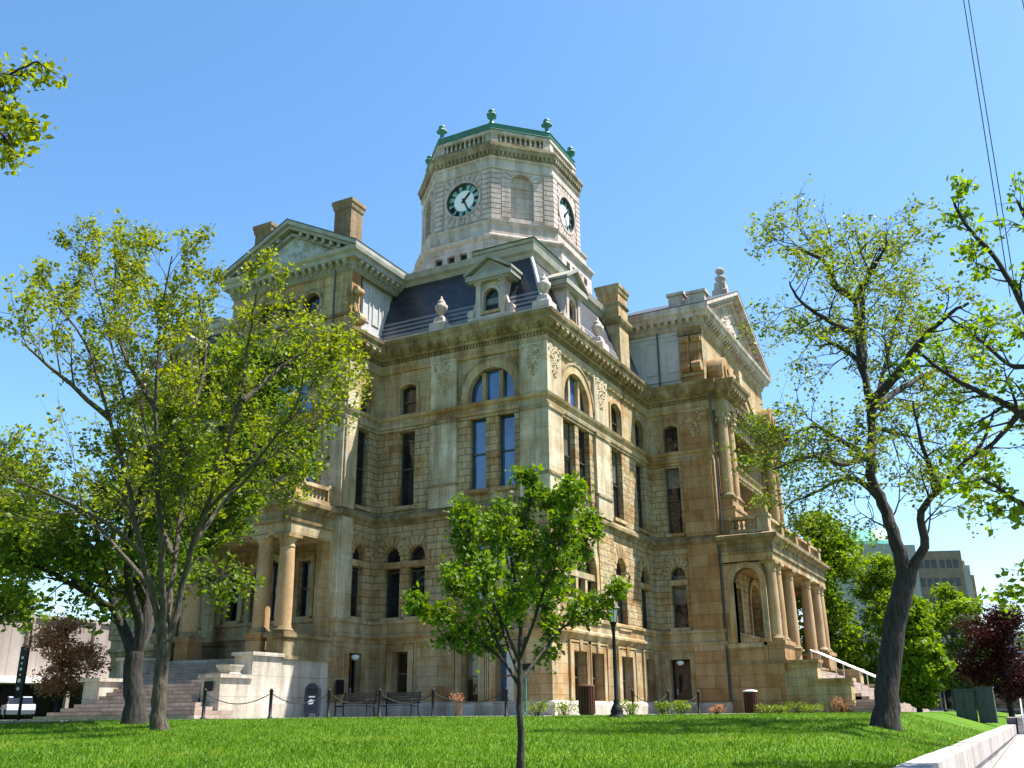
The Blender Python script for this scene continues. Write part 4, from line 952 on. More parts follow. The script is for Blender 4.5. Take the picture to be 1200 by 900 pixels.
# banded corner stones and radiating voussoirs
mb = MB()
for k, F in tf:
    for j in range(10):
        z0 = 32.72 + j * .40
        for s_ in (-1, 1):
            a, b2 = sorted((s_ * (half + .0), s_ * 1.62)); mb.fbox(F, a, b2, z0 + .03, z0 + .36, -.01, .07)
    if k % 2:
        c, cz, r0 = 0, 35.7, .85; ang = (0, PI); r1l = 1.52
    else: c, cz, r0 = 0, 34.78, 1.5; ang = (0, 2 * PI); r1l = 2.0
    nv = 11 if k % 2 else 26
    for j in range(nv):
        a0 = ang[0] + (ang[1] - ang[0]) * j / nv + .025; a1 = ang[0] + (ang[1] - ang[0]) * (j + 1) / nv - .025
        def lim(t):
            r_ = r1l if k % 2 else 2.3
            ct, st = abs(math.cos(t)), abs(math.sin(t))
            mh = 1.52; mz = (36.68 - cz) if math.sin(t) > 0 else (cz - 32.75)
            return min(r_, mh / max(ct, 1e-3), mz / max(st, 1e-3))
        r1a, r1b = lim(a0), lim(a1)
        if min(r1a, r1b) < r0 + .1: continue
        mb.prism(F, [(c + r0 * math.cos(a0), cz + r0 * math.sin(a0)), (c + r1a * math.cos(a0), cz + r1a * math.sin(a0)), (c + r1b * math.cos(a1), cz + r1b * math.sin(a1)), (c + r0 * math.cos(a1), cz + r0 * math.sin(a1))], -.01, .06)
    if k % 2:
        for j in range(7):
            z0 = 32.95 + j * .40
            for s_ in (-1, 1): a, b2 = sorted((s_ * .87, s_ * 1.52)); mb.fbox(F, a, b2, z0 + .02, z0 + .36, -.01, .055)
        mb.fbox(F, -.86, .86, 35.5, 35.64, -.33, -.22)
mb.build('banded_stonework', M['tower'], T)
# clock faces, hands at 1:26
def clock(F):
    cz = 34.78; R0 = 1.36
    ci = lambda r_, n=48, ph=0: [(r_ * math.sin(2 * PI * k / n), cz + r_ * math.cos(2 * PI * k / n)) for k in range(n)]
    mb = MB(); mb.ring(F, ci(1.5), ci(1.33), -.05, .10); cl = mb.build('clock', M['towertrim'], CH)
    mb = MB(); mb.ring(F, ci(1.34), ci(1.26), -.2, .03); mb.build('bezel', M['frame'], cl)
    mb = MB(); mb.add([F.p(h, z, -.16) for h, z in ci(1.30)], [tuple(range(48))]); mb.build('dial', M['dialring'], cl)
    mb = MB(); mb.prism(F, ci(.80), -.157, -.14); mb.build('dial_centre', M['dialwhite'], cl)
    nb = MB()
    numer = ['XII', 'I', 'II', 'III', 'IIII', 'V', 'VI', 'VII', 'VIII', 'IX', 'X', 'XI']
    wch = {'I': .075, 'V': .15, 'X': .16}
    sgn = 1
    def P(t, r_, x): # clockwise seen from outside; F.h points left when seen from outside?
        th = t; return (-(r_ * math.sin(th) + x * math.cos(th)) * s_h, cz + r_ * math.cos(th) - x * math.sin(th))
    s_h = -1
    for i, s in enumerate(numer):
        t = 2 * PI * i / 12; tot = sum(wch[c] for c in s) + .02 * (len(s) - 1); sc = min(1, .42 / tot) * 1.0; x = -tot / 2 * sc
        for c in s:
            w = wch[c] * sc; r0, r1 = .86, 1.22; st = .032
            def bar(xa, xb, wd=st): 
                nb.prism(F, [P(t, r0, xa - wd), P(t, r0, xa + wd), P(t, r1, xb + wd), P(t, r1, xb - wd)], -.15, -.125)
            if c == 'I': bar(x + w / 2, x + w / 2)
            if c == 'V': bar(x + w / 2, x + .02); bar(x + w / 2, x + w - .02)
            if c == 'X': bar(x + .02, x + w - .02); bar(x + w - .02, x + .02)
            x += w + .02 * sc
    nb.build('numerals', M['iron'], cl)
    for nm, t, L_, wd in (('hour_hand', 2 * PI * (1 + 26 / 60) / 12, .82, .075), ('minute_hand', 2 * PI * 26 / 60, 1.12, .05)):
        hb = MB(); hb.prism(F, [P(t, -.22, -wd), P(t, -.22, wd), P(t, L_ * .8, wd * 1.2), P(t, L_, 0), P(t, L_ * .8, -wd * 1.2)], -.11 if nm[0] == 'h' else -.09, -.095 if nm[0] == 'h' else -.075); hb.build(nm, M['iron'], cl)
    hb = MB(); hb.prism(F, ci(.1, 16), -.12, -.06); hb.build('hub', M['iron'], cl)
M['dialring'] = simple('verdigris dial ring', (.17, .36, .36), .4, noise=.2, nscale=2)
M['dialwhite'] = simple('white dial', (.72, .70, .74), .4, noise=.04)
for k, F in tf:
    if k % 2 == 0: clock(F)
# ================================================================== GROUND
CAMP = Vector((-37.19, -17.84, .10)); HF = Vector((.8847, .4662))
def lawn_z(x, y):
    s = (x - CAMP.x) * HF.x + (y - CAMP.y) * HF.y
    pts = [(-40, -1.05), (6, -.80), (12, -.62), (18, -.38), (24, -.20), (31, .0), (1e9, 0)]
    z = 0
    for (a, za), (b2, zb) in zip(pts, pts[1:]):
        if s <= b2: z = za + (zb - za) * max(0, (s - a)) / (b2 - a); break
    if y < -13.9:
        t = min(1, (-13.9 - y) / 2.1); e_ = -.62 if x < 13.6 else -.30 if x > 15 else -.62 + .23 * (x - 13.6)
        z = z * (1 - t) + min(z, e_) * t
    return z
def grass_mat():
    m, nt, b = new_mat('lawn grass'); L = nt.links; g = N(nt, 'ShaderNodeNewGeometry')
    n = N(nt, 'ShaderNodeTexNoise'); n.inputs['Scale'].default_value = .7; n.inputs['Detail'].default_value = 6; n.inputs['Roughness'].default_value = .7; L.new(g.outputs['Position'], n.inputs['Vector'])
    r = ramp(nt, [(.3, (.045, .12, .006)), (.5, (.07, .165, .010)), (.72, (.13, .20, .022))]); L.new(n.outputs['Fac'], r.inputs['Fac'])
    n2 = N(nt, 'ShaderNodeTexNoise'); n2.inputs['Scale'].default_value = 22; n2.inputs['Detail'].default_value = 4; L.new(g.outputs['Position'], n2.inputs['Vector'])
    r2 = ramp(nt, [(.3, (.5, .5, .5)), (.7, (1.35, 1.3, 1.2))]); L.new(n2.outputs['Fac'], r2.inputs['Fac'])
    mx = N(nt, 'ShaderNodeMix', data_type='RGBA', blend_type='MULTIPLY'); mx.inputs[0].default_value = 1; L.new(r.outputs['Color'], mx.inputs[6]); L.new(r2.outputs['Color'], mx.inputs[7])
    L.new(mx.outputs[2], b.inputs['Base Color']); b.inputs['Roughness'].default_value = .9; b.inputs['Specular IOR Level'].default_value = .1
    bp = N(nt, 'ShaderNodeBump'); bp.inputs['Strength'].default_value = 1; bp.inputs['Distance'].default_value = .08; L.new(n2.outputs['Fac'], bp.inputs['Height']); L.new(bp.outputs['Normal'], b.inputs['Normal'])
    return m
M['grass'] = grass_mat()
M['blade'] = leaf_mat('grass blades', (.035, .10, .006), (.105, .195, .013), .35, (.26, .25, .06), .45)
def paving(name, col, w, h_, joint=.012, var=.12, rot=0.):
    m, nt, b = new_mat(name); L = nt.links; g = N(nt, 'ShaderNodeNewGeometry')
    br = N(nt, 'ShaderNodeTexBrick', offset=0.); L.new(g.outputs['Position'], br.inputs['Vector'])
    br.inputs['Color1'].default_value = (*[c * (1 - var) for c in col], 1); br.inputs['Color2'].default_value = (*[c * (1 + var) for c in col], 1)
    br.inputs['Mortar'].default_value = (*[c * .35 for c in col], 1); br.inputs['Scale'].default_value = 1
    br.inputs['Mortar Size'].default_value = joint; br.inputs['Brick Width'].default_value = w; br.inputs['Row Height'].default_value = h_
    n = N(nt, 'ShaderNodeTexNoise'); n.inputs['Scale'].default_value = 1.5; n.inputs['Detail'].default_value = 8; L.new(g.outputs['Position'], n.inputs['Vector'])
    r = ramp(nt, [(.3, (.8, .79, .77)), (.7, (1.08, 1.08, 1.08))]); L.new(n.outputs['Fac'], r.inputs['Fac'])
    mx = N(nt, 'ShaderNodeMix', data_type='RGBA', blend_type='MULTIPLY'); mx.inputs[0].default_value = 1; L.new(br.outputs['Color'], mx.inputs[6]); L.new(r.outputs['Color'], mx.inputs[7])
    L.new(mx.outputs[2], b.inputs['Base Color']); b.inputs['Roughness'].default_value = .9
    return m
M['concrete'] = paving('concrete pavement', (.25, .23, .21), 1.5, 1.5, .018, .10)
M['asphalt'] = simple('asphalt', (.05, .05, .052), .9, noise=.2, nscale=2, bump=.3, bscale=60)
M['wallstone'] = stone('pale limestone wall', [(0., (.32, .28, .265)), (.5, (.42, .38, .37)), (1., (.50, .46, .45))], 1.7, .42, .012, .35, seed=4, patch=.6, rock=.6)
M['wallcap'] = stone('pale limestone coping', [(0., (.30, .265, .26)), (.5, (.38, .345, .34)), (1., (.45, .415, .41))], 1.9, 4., .01, .25, patch=.6)

mb = MB(); xs = [-60 + i * 1.0 for i in range(0, 70)] + [10 + i * 5 for i in range(0, 17)]; ys = [-16.13, -15.9, -15.5, -15.2, -14.8, -14.4, -14, -13.6, -13] + [-12 + i * 1.0 for i in range(0, 33)] + [25, 30, 40, 60, 90]
for y in ys:
    for x in xs: mb.v.append((x, y, lawn_z(x, y)))
n = len(xs)
for j in range(len(ys) - 1):
    for i in range(n - 1): mb.f.append((j * n + i, j * n + i + 1, (j + 1) * n + i + 1, (j + 1) * n + i)); mb.sm.append(True)
struct(mb.build('lawn', M['grass'], fix=False))
def sheet(name, poly, z, mat, th=.25):
    mb = MB(); k = len(poly); mb.add([(x, y, z) for x, y in poly] + [(x, y, z - th) for x, y in poly], [tuple(range(k)), tuple(range(2 * k - 1, k - 1, -1))] + [(i, (i + 1) % k, (i + 1) % k + k, i + k) for i in range(k)])
    return struct(mb.build(name, M[mat]))
sheet('terrain', [(-1500, -1500), (1500, -1500), (1500, 1500), (-1500, 1500)], -1.62, 'grass')
sheet('building_path', [(-13.2, 6.2), (-9.7, 3.7), (-7.6, 1.2), (-6.2, -2.6), (-.5, -4.2), (6.5, -5.0), (13., -5.2), (13., .5), (.3, .5), (.3, 8.9), (-2.6, 8.9), (-5., 9.2), (-11.6, 9.2), (-11.6, 18), (-14.8, 18), (-14.8, 8)], .018, 'concrete')
sheet('stair_path', [(-60, 25.5), (-14.8, 13.2), (-14.79, 7.6), (-60, 22.8)], .022, 'concrete')
sheet('entrance_path', [(12.9, -12.6), (28.2, -12.6), (28.2, -11.4), (12.9, -11.4)], .018, 'concrete')
sheet('plaza', [(14.2, -20.18), (90, -20.18), (90, -16.1), (14.2, -16.1)], -.27, 'concrete', 1.4)
def strip(name, y0, y1, zs, mat, th=.3):
    mb = MB(); k = len(zs); v = []
    for x, z in zs: v += [(x, y0, z), (x, y1, z), (x, y0, z - th), (x, y1, z - th)]
    f = []
    for i in range(k - 1): a = 4 * i; b2 = a + 4; f += [(a, b2, b2 + 1, a + 1), (a + 2, a + 3, b2 + 3, b2 + 2), (a, a + 2, b2 + 2, b2), (a + 1, b2 + 1, b2 + 3, a + 3)]
    mb.add(v, f); return struct(mb.build(name, M[mat]))
strip('sidewalk', -20.2, -16.3, [(-120, -1.4), (-25, -1.32), (14.3, -.95)], 'concrete')
strip('kerb', -20.36, -20.2, [(-120, -1.395), (-25, -1.315), (14.3, -.945), (40, -.24), (90, -.24)], 'wallcap', .5)
strip('road', -33, -20.36, [(-200, -1.54), (-25, -1.45), (14.3, -1.08), (40, -.38), (200, -.38)], 'asphalt', .4)
sheet('far_road', [(-60, 36), (90, 36), (90, 46), (-60, 46)], .016, 'asphalt')
sheet('cross_street', [(46, -60), (62, -60), (62, 35.9), (46, 35.9)], .016, 'asphalt')
# retaining walls
def rwall(x0, x1, label):
    rt = thing('retaining_wall', label, 'wall', 'low retaining walls along the pavement')
    mb = MB(); mb.box(x0, x1, -16.41, -16.10, -1.8, -.93); mb.build('wall_body', M['wallstone'], rt)
    x = x0; r_ = random.Random(3); c = MB()
    while x < x1:
        w = min(1.9 + r_.random() * .15, x1 - x); o_ = r_.random() * .02
        c.box(x + .008, x + w - .008, -16.46 - o_, -16.05, -.93, -.57 + r_.random() * .012); x += w
    c.build('coping', M['wallcap'], rt)
rwall(-75, 13.7, 'long pale limestone wall holding up the lawn in the bottom right corner')
st_ = thing('street_steps', 'pale stone steps from the pavement up to the lawn path at the far right', 'steps')
mb = MB()
for i in range(4): mb.box(12.9 + .33 * i, 14.19, -20.1 + .002 * i, -16.55 - .002 * i, -.96 + .17 * i - (.2 if i == 0 else 0), -.96 + .17 * (i + 1))
mb.build('treads', M['wallcap'], st_)
for y in (-16.8, -19.7):
    mb = MB(); mb.tube([(12.6, y, -.97), (12.6, y, -.15), (12.8, y, -.1), (14.4, y, .52), (14.9, y, .54), (14.9, y, -.26)], .03, 6); mb.build('handrail', M['rail'], st_)

# grass blades on the visible part of the lawn
rs = np.random.RandomState(4); nb = 150000
s = 11 + 21.5 * rs.rand(nb * 2) ** 1.15; u = (rs.rand(nb * 2) * 2 - 1) * .62 * s
x = CAMP.x + s * HF.x + u * HF.y; y = CAMP.y + s * HF.y - u * HF.x
ok = (y > -16.0) & ~((x > -9.5) & (y > -4.2)) & ~((x > -13.5) & (y > 3.7)) & (x < 12) & ~((y > 13 - (x + 14.8) * .27) ) & ~((x > -14.8) & (y > 6.2))
x, y = x[ok][:nb], y[ok][:nb]; z = np.array([lawn_z(a, b2) for a, b2 in zip(x, y)])
k = len(x); ang = rs.rand(k) * 6.283; h_ = .03 + .05 * rs.rand(k) ** 2; w_ = .006 + .007 * rs.rand(k); ln = .03 * rs.randn(k, 2)
V = np.zeros((k, 3, 3)); V[:, 0] = np.stack([x - np.cos(ang) * w_, y - np.sin(ang) * w_, z - .01], 1); V[:, 1] = np.stack([x + np.cos(ang) * w_, y + np.sin(ang) * w_, z - .01], 1); V[:, 2] = np.stack([x + ln[:, 0], y + ln[:, 1], z + h_], 1)
def np_mesh(name, V, mat, parent=None):
    """V: (n faces, k corners, 3)"""
    n, k, _ = V.shape; me = bpy.data.meshes.new(name)
    me.vertices.add(n * k); me.vertices.foreach_set('co', V.reshape(-1).astype(np.float32))
    me.loops.add(n * k); me.loops.foreach_set('vertex_index', np.arange(n * k, dtype=np.int32))
    me.polygons.add(n); me.polygons.foreach_set('loop_start', np.arange(0, n * k, k, dtype=np.int32)); me.polygons.foreach_set('loop_total', np.full(n, k, dtype=np.int32))
    me.update(); me.materials.append(mat); o = bpy.data.objects.new(name, me); C.objects.link(o)
    if parent is not None: o.parent = parent
    return o
g = np_mesh('grass', V, M['blade']); tag(g, 'short mown green grass blades covering the lawn', 'grass'); g['kind'] = 'stuff'

# ================================================================== TREES
def leaves_mesh(name, cen, size, mat, parent, seed=0, aspect=.6, droop=0.):
    r_ = np.random.RandomState(seed); cen = np.array(cen); n = len(cen)
    a = r_.randn(n, 3); a[:, 2] = a[:, 2] * .6 - droop; a /= np.linalg.norm(a, axis=1)[:, None]
    b2 = r_.randn(n, 3); b2 -= a * (a * b2).sum(1)[:, None]; b2 /= np.linalg.norm(b2, axis=1)[:, None]
    s_ = (size * (.6 + .8 * r_.rand(n)))[:, None]
    c = np.cross(a, b2)
    V = np.stack([cen - a * s_ * .5, cen + b2 * s_ * aspect * .5 + c * s_ * .06, cen + a * s_ * .55, cen - b2 * s_ * aspect * .5 + c * s_ * .06], 1)
    return np_mesh(name, V, mat, parent)

class Tree:
    def __init__(s, seed): s.r = random.Random(seed); s.mb = MB(); s.lv = []
    def limb(s, pts, r0, r1, n=9, flare=0.):
        if flare: pts = [(pts[0][0], pts[0][1], pts[0][2] - .3)] + list(pts)
        # smooth through the given joints
        P = [Vector(p) for p in pts]; out = []
        for i in range(len(P) - 1):
            p0, p1, p2, p3 = P[max(i - 1, 0)], P[i], P[i + 1], P[min(i + 2, len(P) - 1)]
            for k in range(4):
                t = k / 4; out.append(.5 * ((2 * p1) + (p2 - p0) * t + (2 * p0 - 5 * p1 + 4 * p2 - p3) * t * t + (3 * p1 - p0 - 3 * p2 + p3) * t ** 3))
        out.append(P[-1])
        for i in range(1, len(out) - 1): out[i] = out[i] + Vector([(s.r.random() - .5) * .06 * min(1, r0 * 8) for _ in range(3)])
        m = len(out); rad = [r0 + (r1 - r0) * (i / (m - 1)) ** .8 for i in range(m)]
        if flare:
            z0 = pts[1][2]; rad = [q * (1 + flare * math.exp(-max(0, p.z - z0) / .28)) for q, p in zip(rad, out)]
        s.mb.tube(out, rad, n); return out, rad
    def grow(s, p, d, L_, r_, lvl, cfg):
        R_ = s.r; seg = 5; pts = [Vector(p)]; d = d.normalized()
        for i in range(seg):
            d = (d + Vector([R_.gauss(0, cfg['wob']) for _ in range(3)]) + Vector((0, 0, cfg['up']))).normalized()
            pts.append(pts[-1] + d * (L_ / seg))
        s.mb.tube(pts, [max(.0035, r_ * (1 - .8 * i / seg)) for i in range(seg + 1)], 5 if lvl < 2 else 3, cap=False)
        if lvl >= cfg['levels']:
            for i in range(1, seg + 1):
                if R_.random() < cfg['dens']: s.cluster(pts[i], cfg)
            return
        for k in range(cfg['kids'][lvl]):
            t = .25 + .75 * (k + R_.random()) / cfg['kids'][lvl]; i = min(seg - 1, int(t * seg)); q = pts[i].lerp(pts[i + 1], t * seg - i)
            dd = (pts[i + 1] - pts[i]).normalized(); perp = dd.cross(Vector([R_.gauss(0, 1) for _ in range(3)])).normalized()
            a = R(R_.uniform(*cfg['ang'])); nd = dd * math.cos(a) + perp * math.sin(a)
            s.grow(q, nd, L_ * R_.uniform(*cfg['ratio']), r_ * .5, lvl + 1, cfg)
        if lvl == cfg['levels'] - 1: s.cluster(pts[-1], cfg)
    def cluster(s, p, cfg):
        for _ in range(cfg['nleaf']):
            s.lv.append(p + Vector([s.r.gauss(0, cfg['spread']) for _ in range(3)]))
    def dress(s, out, rad, cfg, n, L_, t0=.15, lvl=0):
        R_ = s.r; m = len(out)
        for k in range(n):
            t = t0 + (1 - t0) * (k + R_.random()) / n; i = min(m - 2, int(t * (m - 1))); q = out[i].lerp(out[i + 1], t * (m - 1) - i)
            dd = (out[i + 1] - out[i]).normalized(); perp = dd.cross(Vector([R_.gauss(0, 1) for _ in range(3)])).normalized()
            a = R(R_.uniform(*cfg['ang'])); nd = dd * math.cos(a) + perp * math.sin(a)
            s.grow(q, nd, L_ * (1.15 - .6 * t) * R_.uniform(.8, 1.2), min(cfg.get('tw', .05), max(.012, rad[i] * .45)), lvl, cfg)
    def done(s, name, label, cat, bark_m, leaf_m, size, group=None, seed=0, aspect=.6, droop=0.):
        base = min(s.mb.v, key=lambda v: v[2]); t = thing(name, label, cat, group)
        s.mb.build('trunk', bark_m, t, fix=False); leaves_mesh('crown', s.lv, size, leaf_m, t, seed, aspect, droop)
        return t
def make_tree(seed, limbs, cfg, per_m, L_, first_bare=1, t0=.15):
    T_ = Tree(seed)
    for i, (r0, r1, pts) in enumerate(limbs):
        out, rad = T_.limb(pts, r0, r1, 14 if i < first_bare else 8, .32 if i < first_bare else 0.)
        if i < first_bare:
            continue
        ln = sum((b2 - a).length for a, b2 in zip(out, out[1:]))
        T_.dress(out, rad, cfg, max(3, int(ln * per_m)), L_, t0)
    return T_
LIMBS_LEFT_FRONT = [
  (0.185, 0.155, [(-19.88, 0.79, -0.22), (-19.92, 0.86, 0.49), (-19.93, 0.89, 1.17), (-19.94, 0.89, 1.77)]),
  (0.1, 0.02, [(-19.91, 0.84, 1.57), (-19.61, 0.92, 2.55), (-19.60, 0.69, 3.97), (-19.76, 0.14, 4.97), (-20.04, -0.62, 6.14), (-20.22, -1.14, 7.58), (-20.01, -1.12, 9.39), (-20.28, -1.46, 10.42)]),
  (0.1, 0.02, [(-19.95, 0.92, 1.71), (-20.32, 0.99, 2.86), (-20.90, 1.01, 4.02), (-21.40, 1.09, 5.42), (-21.85, 1.52, 7.10), (-22.13, 2.47, 9.23), (-22.87, 3.24, 10.42)]),
  (0.09, 0.015, [(-19.94, 0.89, 1.77), (-19.34, 1.48, 3.20), (-18.76, 2.09, 5.35), (-18.54, 2.54, 7.88), (-18.68, 3.23, 10.17), (-19.17, 3.72, 11.72), (-19.41, 4.61, 13.67)]),
  (0.095, 0.015, [(-19.95, 0.92, 1.87), (-20.48, 0.65, 3.64), (-21.08, 0.49, 5.62), (-21.41, 0.48, 7.72), (-21.46, 0.57, 9.56), (-21.70, 0.16, 11.29)]),
  (0.07, 0.015, [(-20.36, 1.04, 3.06), (-19.88, 2.93, 4.22), (-19.74, 4.82, 5.45), (-20.01, 6.40, 6.18), (-20.38, 8.17, 7.07)]),
  (0.07, 0.015, [(-20.85, 0.91, 3.82), (-22.18, 0.87, 4.43), (-23.44, 1.10, 4.82), (-24.27, 1.61, 5.10)]),
  (0.07, 0.015, [(-19.58, 0.65, 4.18), (-18.66, 0.62, 5.44), (-17.74, 0.16, 6.76), (-16.91, -0.55, 8.10), (-16.35, -1.19, 9.45)]),
  (0.06, 0.015, [(-19.76, 0.14, 4.97), (-20.27, -1.91, 5.93), (-20.34, -3.06, 7.02), (-20.56, -3.50, 8.07)]),
  (0.075, 0.015, [(-19.23, 1.70, 4.10), (-18.69, 3.68, 6.50), (-18.67, 5.35, 9.87), (-18.73, 6.76, 12.84), (-18.93, 7.56, 14.62)]),
  (0.08, 0.02, [(-21.85, 1.52, 7.10), (-23.15, 1.84, 7.88), (-23.90, 2.40, 8.61)]),
  (0.08, 0.02, [(-20.17, -1.23, 7.58), (-19.14, -1.48, 8.78), (-18.34, -2.13, 9.65)]),
  (0.08, 0.02, [(-18.52, 2.50, 7.38), (-17.92, 2.64, 10.17), (-17.82, 3.32, 12.44)]),
  (0.07, 0.02, [(-21.39, 0.44, 7.28), (-21.24, 2.30, 9.50), (-21.09, 3.09, 12.00)]),
]
LIMBS_LEFT_REAR = [
  (0.29, 0.25, [(-17.33, 4.53, 0.04), (-17.40, 4.65, 1.01), (-17.43, 4.72, 1.82)]),
  (0.2, 0.05, [(-17.42, 4.71, 1.70), (-17.45, 5.40, 2.67), (-17.51, 6.16, 3.94), (-17.91, 6.28, 5.15), (-18.24, 6.25, 6.12)]),
  (0.2, 0.05, [(-17.42, 4.71, 1.70), (-17.33, 4.53, 2.88), (-16.63, 5.35, 5.00), (-15.79, 5.88, 7.36), (-15.51, 5.36, 9.66), (-15.03, 5.31, 11.61)]),
  (0.18, 0.04, [(-17.41, 4.67, 1.82), (-15.25, 5.94, 3.91), (-13.16, 6.27, 6.16), (-11.33, 6.02, 8.30), (-10.02, 5.66, 9.86)]),
  (0.15, 0.04, [(-17.38, 4.63, 2.40), (-18.36, 4.34, 4.19), (-18.69, 3.68, 6.50), (-18.71, 2.86, 7.88)]),
  (0.12, 0.03, [(-17.44, 6.02, 3.69), (-17.37, 7.82, 4.85), (-17.59, 9.31, 5.74), (-17.86, 10.68, 6.10)]),
  (0.12, 0.03, [(-17.55, 5.59, 3.04), (-18.93, 5.42, 3.49), (-19.94, 5.61, 3.86), (-20.54, 5.89, 4.04)]),
  (0.12, 0.03, [(-16.63, 5.35, 5.00), (-14.22, 5.92, 7.11), (-12.33, 5.76, 10.59), (-11.18, 5.73, 12.60)]),
  (0.12, 0.03, [(-15.79, 5.88, 7.36), (-13.47, 6.21, 9.72), (-12.01, 6.23, 12.43)]),
]
LIMBS_RIGHT = [
  (0.29, 0.25, [(-11.88, -14.40, -0.24), (-11.79, -14.57, 0.72), (-11.67, -14.78, 1.71), (-11.51, -15.09, 2.72), (-11.40, -15.31, 3.39)]),
  (0.19, 0.06, [(-11.44, -15.22, 3.14), (-11.48, -15.15, 4.09), (-11.36, -14.96, 5.11), (-11.46, -14.76, 5.90), (-11.24, -14.96, 7.43), (-11.28, -14.89, 8.88), (-11.17, -14.88, 10.04), (-11.15, -14.92, 10.94)]),
  (0.14, 0.05, [(-11.37, -15.35, 3.30), (-11.71, -15.79, 3.90), (-12.00, -15.89, 4.69), (-12.25, -16.27, 5.06), (-12.66, -16.77, 5.40)]),
  (0.13, 0.03, [(-11.28, -14.89, 8.88), (-10.42, -15.03, 10.94), (-10.09, -15.22, 11.97), (-9.74, -15.44, 12.61)]),
  (0.12, 0.03, [(-11.13, -14.96, 10.94), (-12.42, -14.65, 10.87), (-12.96, -14.50, 11.37), (-13.58, -14.17, 11.47), (-14.25, -13.76, 11.37)]),
  (0.1, 0.02, [(-11.11, -14.99, 11.07), (-12.21, -15.48, 11.10), (-12.68, -15.87, 11.30), (-13.00, -16.12, 11.59)]),
  (0.15, 0.03, [(-11.21, -15.02, 7.91), (-12.06, -15.77, 8.24), (-12.62, -16.41, 8.75), (-13.16, -17.11, 9.11), (-13.51, -17.73, 9.29)]),
  (0.12, 0.03, [(-11.25, -14.95, 7.67), (-9.83, -15.71, 8.56), (-8.06, -16.50, 9.48), (-6.99, -17.24, 9.55)]),
  (0.09, 0.02, [(-11.27, -14.90, 9.00), (-10.41, -14.18, 9.93), (-10.07, -13.55, 10.17)]),
  (0.09, 0.02, [(-11.26, -14.92, 9.87), (-13.17, -14.53, 9.56), (-14.54, -14.07, 9.68), (-15.07, -13.92, 10.08)]),
  (0.1, 0.02, [(-11.44, -14.80, 6.24), (-10.51, -13.99, 7.16), (-10.04, -13.16, 7.77), (-10.06, -12.28, 7.38)]),
  (0.1, 0.02, [(-11.40, -14.87, 6.47), (-13.44, -14.44, 5.74), (-14.59, -13.96, 5.75), (-15.48, -13.14, 5.35)]),
  (0.1, 0.02, [(-11.36, -14.96, 5.11), (-9.77, -14.10, 6.22), (-9.20, -13.05, 6.08), (-9.21, -12.17, 5.80)]),
  (0.08, 0.02, [(-11.38, -14.91, 7.17), (-9.25, -15.53, 7.38), (-7.94, -16.30, 7.34)]),
  (0.08, 0.02, [(-12.20, -16.36, 5.13), (-13.19, -16.20, 6.09), (-13.65, -16.19, 7.03)]),
  (0.08, 0.02, [(-11.24, -14.96, 7.43), (-8.79, -15.54, 10.49), (-7.61, -16.06, 12.37)]),
  (0.08, 0.02, [(-12.66, -16.77, 5.40), (-12.97, -17.47, 5.97), (-12.99, -17.86, 6.74)]),
]
LIMBS_SMALL = [
  (0.043, 0.034, [(-26.73, -12.39, -0.54), (-26.72, -12.39, -0.12), (-26.73, -12.39, 0.44)]),
  (0.033, 0.01, [(-26.73, -12.39, 0.44), (-26.72, -12.41, 1.03), (-26.62, -12.38, 1.65), (-26.59, -12.43, 2.28), (-26.54, -12.52, 2.88)]),
  (0.024, 0.008, [(-26.73, -12.39, 0.40), (-26.75, -12.13, 0.74), (-26.92, -11.81, 0.99), (-27.17, -11.54, 1.22), (-27.35, -11.41, 1.35)]),
  (0.024, 0.008, [(-26.73, -12.39, 0.44), (-26.33, -12.50, 0.80), (-26.02, -12.65, 1.12), (-25.78, -12.90, 1.33), (-25.56, -13.11, 1.61)]),
  (0.024, 0.008, [(-26.72, -12.40, 0.64), (-27.24, -12.48, 1.04), (-27.61, -12.44, 1.44), (-27.78, -12.33, 1.91), (-27.79, -12.31, 2.25)]),
  (0.024, 0.008, [(-26.72, -12.40, 0.73), (-27.08, -12.80, 1.18), (-27.27, -13.08, 1.63), (-27.27, -13.28, 2.09), (-27.24, -13.34, 2.49)]),
  (0.024, 0.008, [(-26.73, -12.39, 0.54), (-26.37, -11.99, 1.07), (-26.10, -11.65, 1.76), (-25.99, -11.63, 2.45)]),
  (0.024, 0.008, [(-26.72, -12.40, 0.83), (-26.03, -12.42, 1.50), (-25.50, -12.58, 2.10), (-25.30, -12.73, 2.52)]),
  (0.025, 0.01, [(-26.71, -12.42, 1.13), (-27.03, -12.46, 1.80), (-27.15, -12.44, 2.40)]),
  (0.025, 0.01, [(-26.71, -12.43, 1.43), (-26.62, -12.81, 2.03), (-26.51, -12.80, 2.64)]),
  (0.02, 0.01, [(-26.81, -12.22, 0.74), (-26.52, -11.70, 1.49), (-26.56, -11.41, 1.72)]),
]
